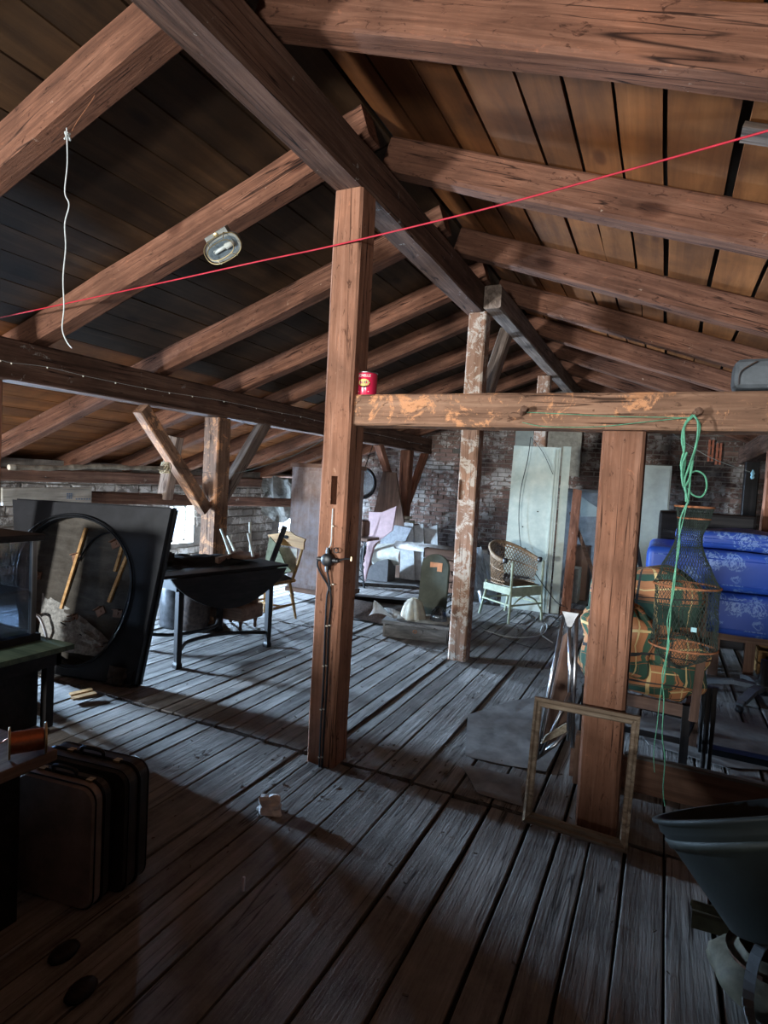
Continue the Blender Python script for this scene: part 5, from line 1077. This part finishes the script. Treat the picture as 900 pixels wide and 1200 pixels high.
t = BM(); a = hit(668, 724, 1, yb-.02); prism(t, [(-.045, .03), (.045, .03), (.03, .0), (.012, -.05), (-.012, -.05), (-.03, 0)], .012, Matrix.Translation(a)); link('hinge_plate', t, m_chrome, fs)
t = BM(); quadslab(t, hit(633, 880, 1, 3.36), hit(668, 856, 1, 3.42), hit(666, 740, 1, 3.5), hit(660, 745, 1, 3.5), .012); link('backing_board', t, m_brw['Z'], fs)
t = BM(); quadslab(t, hit(634, 872, 1, 3.27), hit(664, 858, 1, 3.31), hit(664, 848, 1, 3.31), hit(640, 862, 1, 3.27), .01); link('striped_strap', t, plain('striped_webbing', (.45, .4, .3), .8, 0, .3, scale=60), fs)
lb = thing('low_board', 'long brown board standing on edge on the floor behind the picture frame', 'board', V(.3, 3.47, 0))
t = BM(); bbox(t, (-.38, 3.46, 0), (1.4, 3.485, .185)); link('plank', t, m_brw['X'], lb)
t = BM(); bbox(t, (-.10, 3.45, .185), (1.4, 3.49, .2)); link('edge_strip', t, m_grw['X'], lb)
t = BM(); bbox(t, (-.35, 3.38, 0), (-.30, 3.455, .27)); link('end_block', t, m_brw['Z'], lb)
# plaid chair
kc = thing('wooden_chair', 'dark wooden chair bundled in the orange and green plaid blanket', 'chair', V(-.02, 4.15, 0))
for x, y, zt_ in ((-.36, 3.88, .40), (.20, 3.86, .40), (-.36, 4.4, 1.0), (.27, 4.3, 1.0)):
    t = BM(); bar(t, V(x, y, 0), V(x, y+(.03 if zt_ > .5 else 0), zt_), .045, .045, (0, 1, 0)); link('leg', t, m_dkw['Z'] if zt_ < .5 else m_brw['Z'], kc)
for a, b in (((-.36, 3.88), (.20, 3.86)), ((.20, 3.86), (.27, 4.3)), ((-.36, 3.88), (-.36, 4.4)), ((-.36, 4.4), (.27, 4.3))):
    t = BM(); bar(t, V(*a, .365), V(*b, .365), .03, .07); link('seat_rail', t, m_brw['X'], kc)
    t = BM(); bar(t, V(*a, .18), V(*b, .18), .02, .03); link('stretcher', t, m_dkw['X'], kc)
t = BM(); bar(t, hit(822, 770, 1, 3.83), hit(812, 845, 1, 3.83), .045, .03, (0, 1, 0)); link('arm_post', t, m_brw['Z'], kc)
for i in range(2):
    t = BM(); lathe(t, (.31+.035*i, 3.95+.03*i, 0), [(.014, 0), (.012, .1), (.016, .3), (.012, .45), (.016, .5)], 8); link('spindle', t, m_dkw['Z'], kc)
bz = thing('plaid_blanket', 'rumpled orange and green plaid blanket on the chair behind the keep net', 'blanket', V(-.05, 4.1, .4))
def folds(cx, cy, cz, rx, ry, rz_, seed, nu=40, nv=24, uvr=(7, 3.4), amp=.07):
    t = BM()
    def f(u, v):
        th = 2*math.pi*u; ph = math.pi*(v-.5); s_ = lambda q: math.copysign(abs(q)**.6, q)
        d_ = V(s_(math.cos(th))*abs(math.cos(ph))**.5, s_(math.sin(th))*abs(math.cos(ph))**.5, s_(math.sin(ph)))
        k2 = 1+amp*noise.noise((d_.x*2.3+seed, d_.y*2.3, d_.z*2.3))+amp*.8*math.sin(6*d_.z+4*d_.x+seed)
        return V(cx+rx*d_.x*k2, cy+ry*d_.y*k2, cz+rz_*d_.z*k2)
    grid(t, f, nu, nv, uv=uvr); bmesh.ops.remove_doubles(t, verts=t.verts, dist=1e-5); return t
link('back_fold', folds(-.08, 4.22, .80, .34, .13, .33, 1, uvr=(10, 4)), m_plaid, bz, smooth=True)
link('seat_fold', folds(-.09, 4.02, .53, .33, .22, .125, 5, uvr=(10, 3)), m_plaid, bz, smooth=True)
link('front_fold', folds(-.20, 3.86, .72, .20, .10, .24, 9, uvr=(7, 3), amp=.12), m_plaid, bz, smooth=True)
link('side_fold', folds(.12, 3.92, .60, .17, .09, .18, 14, uvr=(6, 2.5), amp=.14), m_plaid, bz, smooth=True)
# bed with blue mattresses
bd = thing('bed_frame', 'wooden bed frame under the stacked blue mattresses', 'bed', V(.95, 6.6, 0))
for x, y in ((.5, 6.2), (.78, 6.22), (1.02, 6.25), (1.85, 6.2), (.1, 7.1), (1.85, 7.1)):
    t = BM(); bbox(t, (x-.04, y-.03, 0), (x+.04, y+.03, .36)); link('leg', t, m_brw['Z'], bd)
t = BM(); bbox(t, (.0, 6.15, .34), (1.95, 6.2, .40)); link('side_rail', t, m_brw['X'], bd)
t = BM(); bbox(t, (.0, 7.1, .34), (1.95, 7.15, .40)); link('side_rail', t, m_brw['X'], bd)
for i in range(9):
    t = BM(); bbox(t, (.05+i*.22, 6.2, .37), (.14+i*.22, 7.1, .39)); link('slat', t, m_brw['Y'], bd)
def mattress(lab, lo, hi, seed, r=.065, sag=.02):
    c_ = [(a+b)/2 for a, b in zip(lo, hi)]; s_ = [b-a for a, b in zip(lo, hi)]
    t = BM(); box(t, c_, s_); bmesh.ops.bevel(t, geom=t.edges[:], offset=r, segments=3, affect='EDGES', profile=.6)
    bmesh.ops.subdivide_edges(t, edges=[e for e in t.edges if e.calc_length() > .3], cuts=10, use_grid_fill=True)
    for v in t.verts:
        n_ = noise.noise((v.co.x*2.2+seed, v.co.y*2.2, v.co.z*3)); v.co.z += sag*n_ if v.co.z > c_[2] else .3*sag*n_; v.co.y += .02*noise.noise((v.co.x*3, seed, v.co.z*4))
    m_ = thing('mattress', lab, 'mattress', V(c_[0], c_[1], lo[2])); link('cover', t, m_blue, m_, smooth=True)
    for z_ in (lo[2]+.06, hi[2]-.06):
        link('piping', tube(BM(), [V(x, y, z_) for x, y in ((lo[0]+r, lo[1]-.004), (hi[0]-r, lo[1]-.004))], .006, 5), m_blue, m_)
mattress('lowest blue damask mattress of the stack on the bed', (.28, 6.02, .41), (1.95, 7.15, .78), 1)
mattress('thick middle blue damask mattress of the stack on the bed', (-.12, 5.98, .80), (1.95, 7.1, 1.14), 4)
mattress('thin folded topmost blue mattress of the stack on the bed', (.12, 6.1, 1.15), (1.95, 7.0, 1.31), 8, .06, .05)
t = BM(); rbox(t, (.42, 7.62, .72), (.94, .5, 1.44), .03); tk = thing('trunk', 'dark tall trunk behind the blue mattresses', 'trunk', V(.55, 7.65, 0))
link('body', t, m_dkw['X'], tk)
t = BM(); bbox(t, (0.0, 7.35, 1.2), (.85, 7.37, 1.23)); link('strap', t, m_blackm, tk)
# pale cabinet and leaning planks
cbn = thing('metal_cabinet', 'pale grey-green cabinet against the back wall right of the orange-brown post', 'cabinet', V(-.17, 8.8, 0))
t = BM(); rbox(t, (-.20, 8.8, 1.0), (.50, .5, 2.0), .008); link('body', t, m_greyp, cbn)
t = BM(); bbox(t, (-.43, 8.535, .1), (.03, 8.55, 1.96)); link('door', t, m_greyp, cbn)
t = BM(); bbox(t, (-.01, 8.52, 1.0), (.0, 8.535, 1.12)); link('handle', t, m_chrome, cbn)
t = BM(); x_ = hit(733, 700, 1, 6.4).x; quadslab(t, V(x_, 6.2, 0), V(x_+.34, 6.2, 0), hit(742, 610, 1, 7.0), hit(734, 600, 1, 7.0), .03); o = link('leaning_board', t, m_cream); 
tag(o, 'pale board leaning just right of the orange-brown post', 'board')
t = BM(); x_ = hit(757, 700, 1, 6.3).x; quadslab(t, V(x_+.1, 6.1, 0), V(x_+.16, 6.1, 0), hit(749, 640, 1, 6.6), hit(745, 642, 1, 6.6), .03); tag(link('dark_strip', t, m_dkw['Z']), 'narrow dark strip leaning beside the pale board', 'strip')
# crate and star base under the bed side
cr = thing('fruit_crate', 'light wooden crate on the floor beneath the bed at the right edge', 'crate', V(1.1, 6.6, 0))
a = hit(868, 772, 1, 6.0); 
for z_ in (.04, .16):
    for (p, q) in (((.86, 6.3), (1.5, 6.32)), ((.86, 6.68), (1.5, 6.7)), ((.86, 6.3), (.88, 6.7)), ((1.48, 6.3), (1.5, 6.7))):
        t = BM(); bbox(t, (p[0], p[1], z_), (q[0], q[1], z_+.10)); link('slat', t, m_pine['X'], cr)
t = BM(); lathe(t, (0, 0, 0), [(.02, 0), (.02, .004)], 12, Matrix.Translation((.95, 6.298, .2)) @ Matrix.Rotation(math.pi/2, 4, 'X') @ Matrix.Scale(1.6, 4, (1, 0, 0))); link('hand_hole', t, m_dark, cr)
stc = fl(892, 822); sb = thing('star_base', 'grey plastic star-shaped swivel chair base on the floor at the right edge', 'chair base', stc)
m_star = plain('grey_plastic', (.13, .135, .14), .45, 0, .15)
for i in range(5):
    a_ = 2*math.pi*i/5+.5; d_ = V(math.cos(a_), math.sin(a_), 0); t = BM()
    r0 = [(stc+d_*s_+V(0, 0, h)) for s_, h in ((.02, .12), (.2, .12), (.42, .075), (.46, .06))]
    for j, (p, q) in enumerate(zip(r0, r0[1:])): bar(t, p, q, .075-.012*j, .035)
    ar = link('arm', t, m_star, sb); ar['kind'] = 'stuff'
    t = BM(); lathe(t, (0, 0, 0), [(.028, -.02), (.03, 0), (.028, .02)], 12, Matrix.Translation(stc+d_*.45+V(0, 0, .03)) @ Matrix.Rotation(a_, 4, 'Z') @ Matrix.Rotation(math.pi/2, 4, 'X')); link('castor', t, m_black, sb)
t = BM(); lathe(t, stc, [(.05, .06), (.055, .16), (.03, .18), (.026, .34)], 16); link('column', t, m_black, sb, smooth=True)
t = BM(); bbox(t, (.30, 4.2, .0), (.9, 4.28, .05)); bbox(t, (.30, 4.2, .05), (.36, 4.28, .42)); tag(link('angle_iron', t, m_blackm), 'dark angle piece standing by the chair legs', 'bracket')
# tub
L_ = hit(765, 958, 1, 2.3); d_ = (V(0, 0, H)-V(.36, 2.2, .6)).normalized(); a0 = (V(0, 0, 1)-d_*d_.z).normalized(); rt = -(a0.cross(d_)).normalized()
if rt.x < 0: rt = -rt
th = math.radians(24); a2 = a0*math.cos(th)-rt*math.sin(th); mm_ = rt*math.cos(th)+a0*math.sin(th); b_ = math.radians(4.5); a3 = a2*math.cos(b_)+d_*math.sin(b_)
rr_ = .40; cc = L_+mm_*rr_; kk = a3.cross(mm_).normalized(); hh = .34; base = cc-a3*hh
TB = Matrix(((mm_.x, kk.x, a3.x, base.x), (mm_.y, kk.y, a3.y, base.y), (mm_.z, kk.z, a3.z, base.z), (0, 0, 0, 1)))
ub = thing('tub', 'big dark green round tub tipped to the left at the right edge', 'tub', V(base.x, base.y, 0))
t = BM(); lathe(t, (0, 0, 0), [(.0, .0), (.25, .0), (.262, .01), (.375, .29), (.385, .30), (.385, .325), (.40, .33), (.40, .342), (.375, .342), (.372, .30), (.25, .03), (0, .03)], 48, TB, close=False); link('body', t, m_tub, ub, smooth=True)
t = BM(); lathe(t, (0, 0, 0), [(.362, .255), (.368, .25), (.378, .275), (.372, .28)], 48, TB, close=False); link('band', t, plain('grey_green_band', (.02, .025, .022), .6), ub, smooth=True)
t = BM(); bbox(t, (.48, 2.05, 0), (.95, 2.5, .15)); tag(link('footstool', t, m_dkw['X']), 'low dark footstool under the tipped tub', 'stool')
# worn bag below the tub
bg = thing('work_bag', 'cream leather bag with a dark brown opening below the green tub', 'bag', V(.36, 2.3, 0))
m_lea = plain('dirty_cream_leather', (.2, .18, .13), .65, 0, .35, scale=14, bump=.3)
def bagp(u, v):
    a_ = 2*math.pi*u; r_ = .5+.5*math.sin(math.pi*min(v*1.15, 1)); k2 = 1+.12*noise.noise((math.cos(a_)*2, math.sin(a_)*2, v*3))
    return V(.40+.165*math.cos(a_)*r_*k2, 2.20+.15*math.sin(a_)*r_*k2, .19*v**.8)
t = BM(); grid(t, bagp, 32, 12, thick=.01); link('body', t, m_lea, bg, smooth=True)
t = BM(); lathe(t, (.40, 2.20, .15), [(.001, 0), (.11, .0), (.12, .02)], 24, close=False); link('lining', t, plain('rust_brown_lining', (.1, .04, .02), .9), bg)
t = BM(); pp = curvepts([V(.47, 2.33, .20), V(.36, 2.12, .23), V(.33, 2.04, .12), V(.35, 2.0, .03), V(.3, 1.96, .012), V(.22, 1.9, .01)], 6)
for p, q in zip(pp, pp[1:]): bar(t, p, q, .03, .006)
link('strap', t, plain('grey_webbing', (.14, .15, .16), .7), bg)['kind'] = 'stuff'
t = BM(); grid(t, lambda u, v: V(.20+.26*u, 2.44+.02*u+.12*v, .02+.05*math.sin(math.pi*v)*(1-.3*u)+.02*abs(math.sin(9*v))), 14, 14, thick=.008); tag(link('work_glove', t, plain('khaki_cloth', (.17, .15, .10), .9)), 'folded khaki cloth glove wedged under the tub', 'glove')
# upright roll added unseen behind the viewpoint to cast the viewer's shadow
t = BM(); lathe(t, (.22, -.75, 0), [(.001, 0), (.17, 0), (.18, .02), (.18, 1.42), (.16, 1.45), (.001, 1.45)], 24, close=False); tag(link('blocker_carpet', t, plain('brown_blocker_roll', (.1, .06, .05), .95)), 'brown carpet roll added unseen behind the viewpoint to cast a shadow', 'carpet')

# ------------------------------------------------------------------ small things on the floor
def lumps(name, lab, cat, c_, r, mat, seed, sz=1.):
    t = BM(); bmesh.ops.create_icosphere(t, subdivisions=3, radius=r)
    for v in t.verts:
        k2 = 1+.7*noise.noise(v.co*(1.6/r)+V(seed, 0, 0)); v.co = V(v.co.x*k2*1.3, v.co.y*k2*.8, max(-r*.35, v.co.z*k2*.7*sz))
    bmesh.ops.translate(t, verts=t.verts, vec=Vector(c_)+V(0, 0, r*.37)); return tag(link(name, t, mat), lab, cat)
lumps('tissue', 'crumpled white tissue on the floor in front of the central post', 'tissue', fl(315, 950), .055, plain('white_tissue', (.85, .82, .8), .9), 3, 1.3)
t = BM(); a = fl(285, 1044, .006); lathe(t, a, [(.006, 0), (.006, .05), (.005, .055)], 8); tag(link('glass_vial', t, plain('pale_violet_glass', (.8, .8, .9), .15, 0, .1)), 'tiny pale glass vial upright on the foreground floorboards', 'vial')
for i, (p, q) in enumerate((((82, 814), (108, 808)), ((84, 819), (112, 812)))):
    t = BM(); bar(t, fl(*p, .012+.01*i), fl(*q, .02+.01*i), .05, .012); tag(link('wood_shard', t, m_pine['X']), ('rear', 'front')[i]+' of two orange wood shards on the lit floor before the big panel', 'wood shard')
t = BM(); t2 = []
rr = random.Random(3)
for i in range(420):
    x = rr.uniform(-3.2, .2); y = rr.uniform(1.2, 7.5); s_ = rr.uniform(.003, .009)
    if rr.random() < .4: x = rr.gauss(-1.5, .35); y = rr.gauss(4.9 if rr.random() < .4 else 2.9, .3)
    a_ = rr.uniform(0, 3.14); bar(t, V(x, y, .004), V(x+math.cos(a_)*s_*2.4, y+math.sin(a_)*s_*2.4, .006), s_*.8, s_*.5)
o = link('litter', t, plain('brown_litter', (.08, .06, .045), .95)); tag(o, 'tiny crumbs of wood and plaster scattered over the floor', 'litter'); o['kind'] = 'stuff'
for i, (poly, lab) in enumerate(((((548, 838), (600, 822), (660, 812), (668, 850), (640, 905), (600, 898), (545, 886)), 'thin grey sheet lying on the boards between the limewashed and orange-brown posts'), (((736, 842), (830, 836), (905, 856), (930, 905), (850, 900), (760, 872)), 'thin grey sheet lying on the boards behind the plaid chair legs'), (((540, 895), (610, 912), (612, 945), (560, 930)), 'small dark grey patch of sheet lying left of the picture frame'))):
    t = BM(); P_ = [fl(*p, .006) for p in poly]; c_ = sum(P_, Vector())/len(P_); f = [t.verts.new(p+V(0, 0, .003*math.sin(j*2))) for j, p in enumerate(P_)]; cv = t.verts.new(c_+V(0, 0, .004))
    for j in range(len(f)): t.faces.new((cv, f[j], f[(j+1) % len(f)]))
    bmesh.ops.subdivide_edges(t, edges=t.edges[:], cuts=3, use_grid_fill=True)
    for v in t.verts: v.co.z += .003*noise.noise(v.co*9)
    bmesh.ops.solidify(t, geom=t.faces[:], thickness=.003); tag(link('floor_covering', t, plain('grey_linoleum%d' % i, (.17, .155, .145), .85, 0, .3, scale=6)), lab, 'floor covering')

o = timber_obj('batten', (.16, 2.62, zraf(.16)+RH-.02), (1.5, 2.62, zraf(1.5)+RH-.02), .11, .025, m_greyt, jit=.001, cham=.003); tag(o, 'greyish batten nailed under the right roof boards between the two nearest rafters', 'batten')
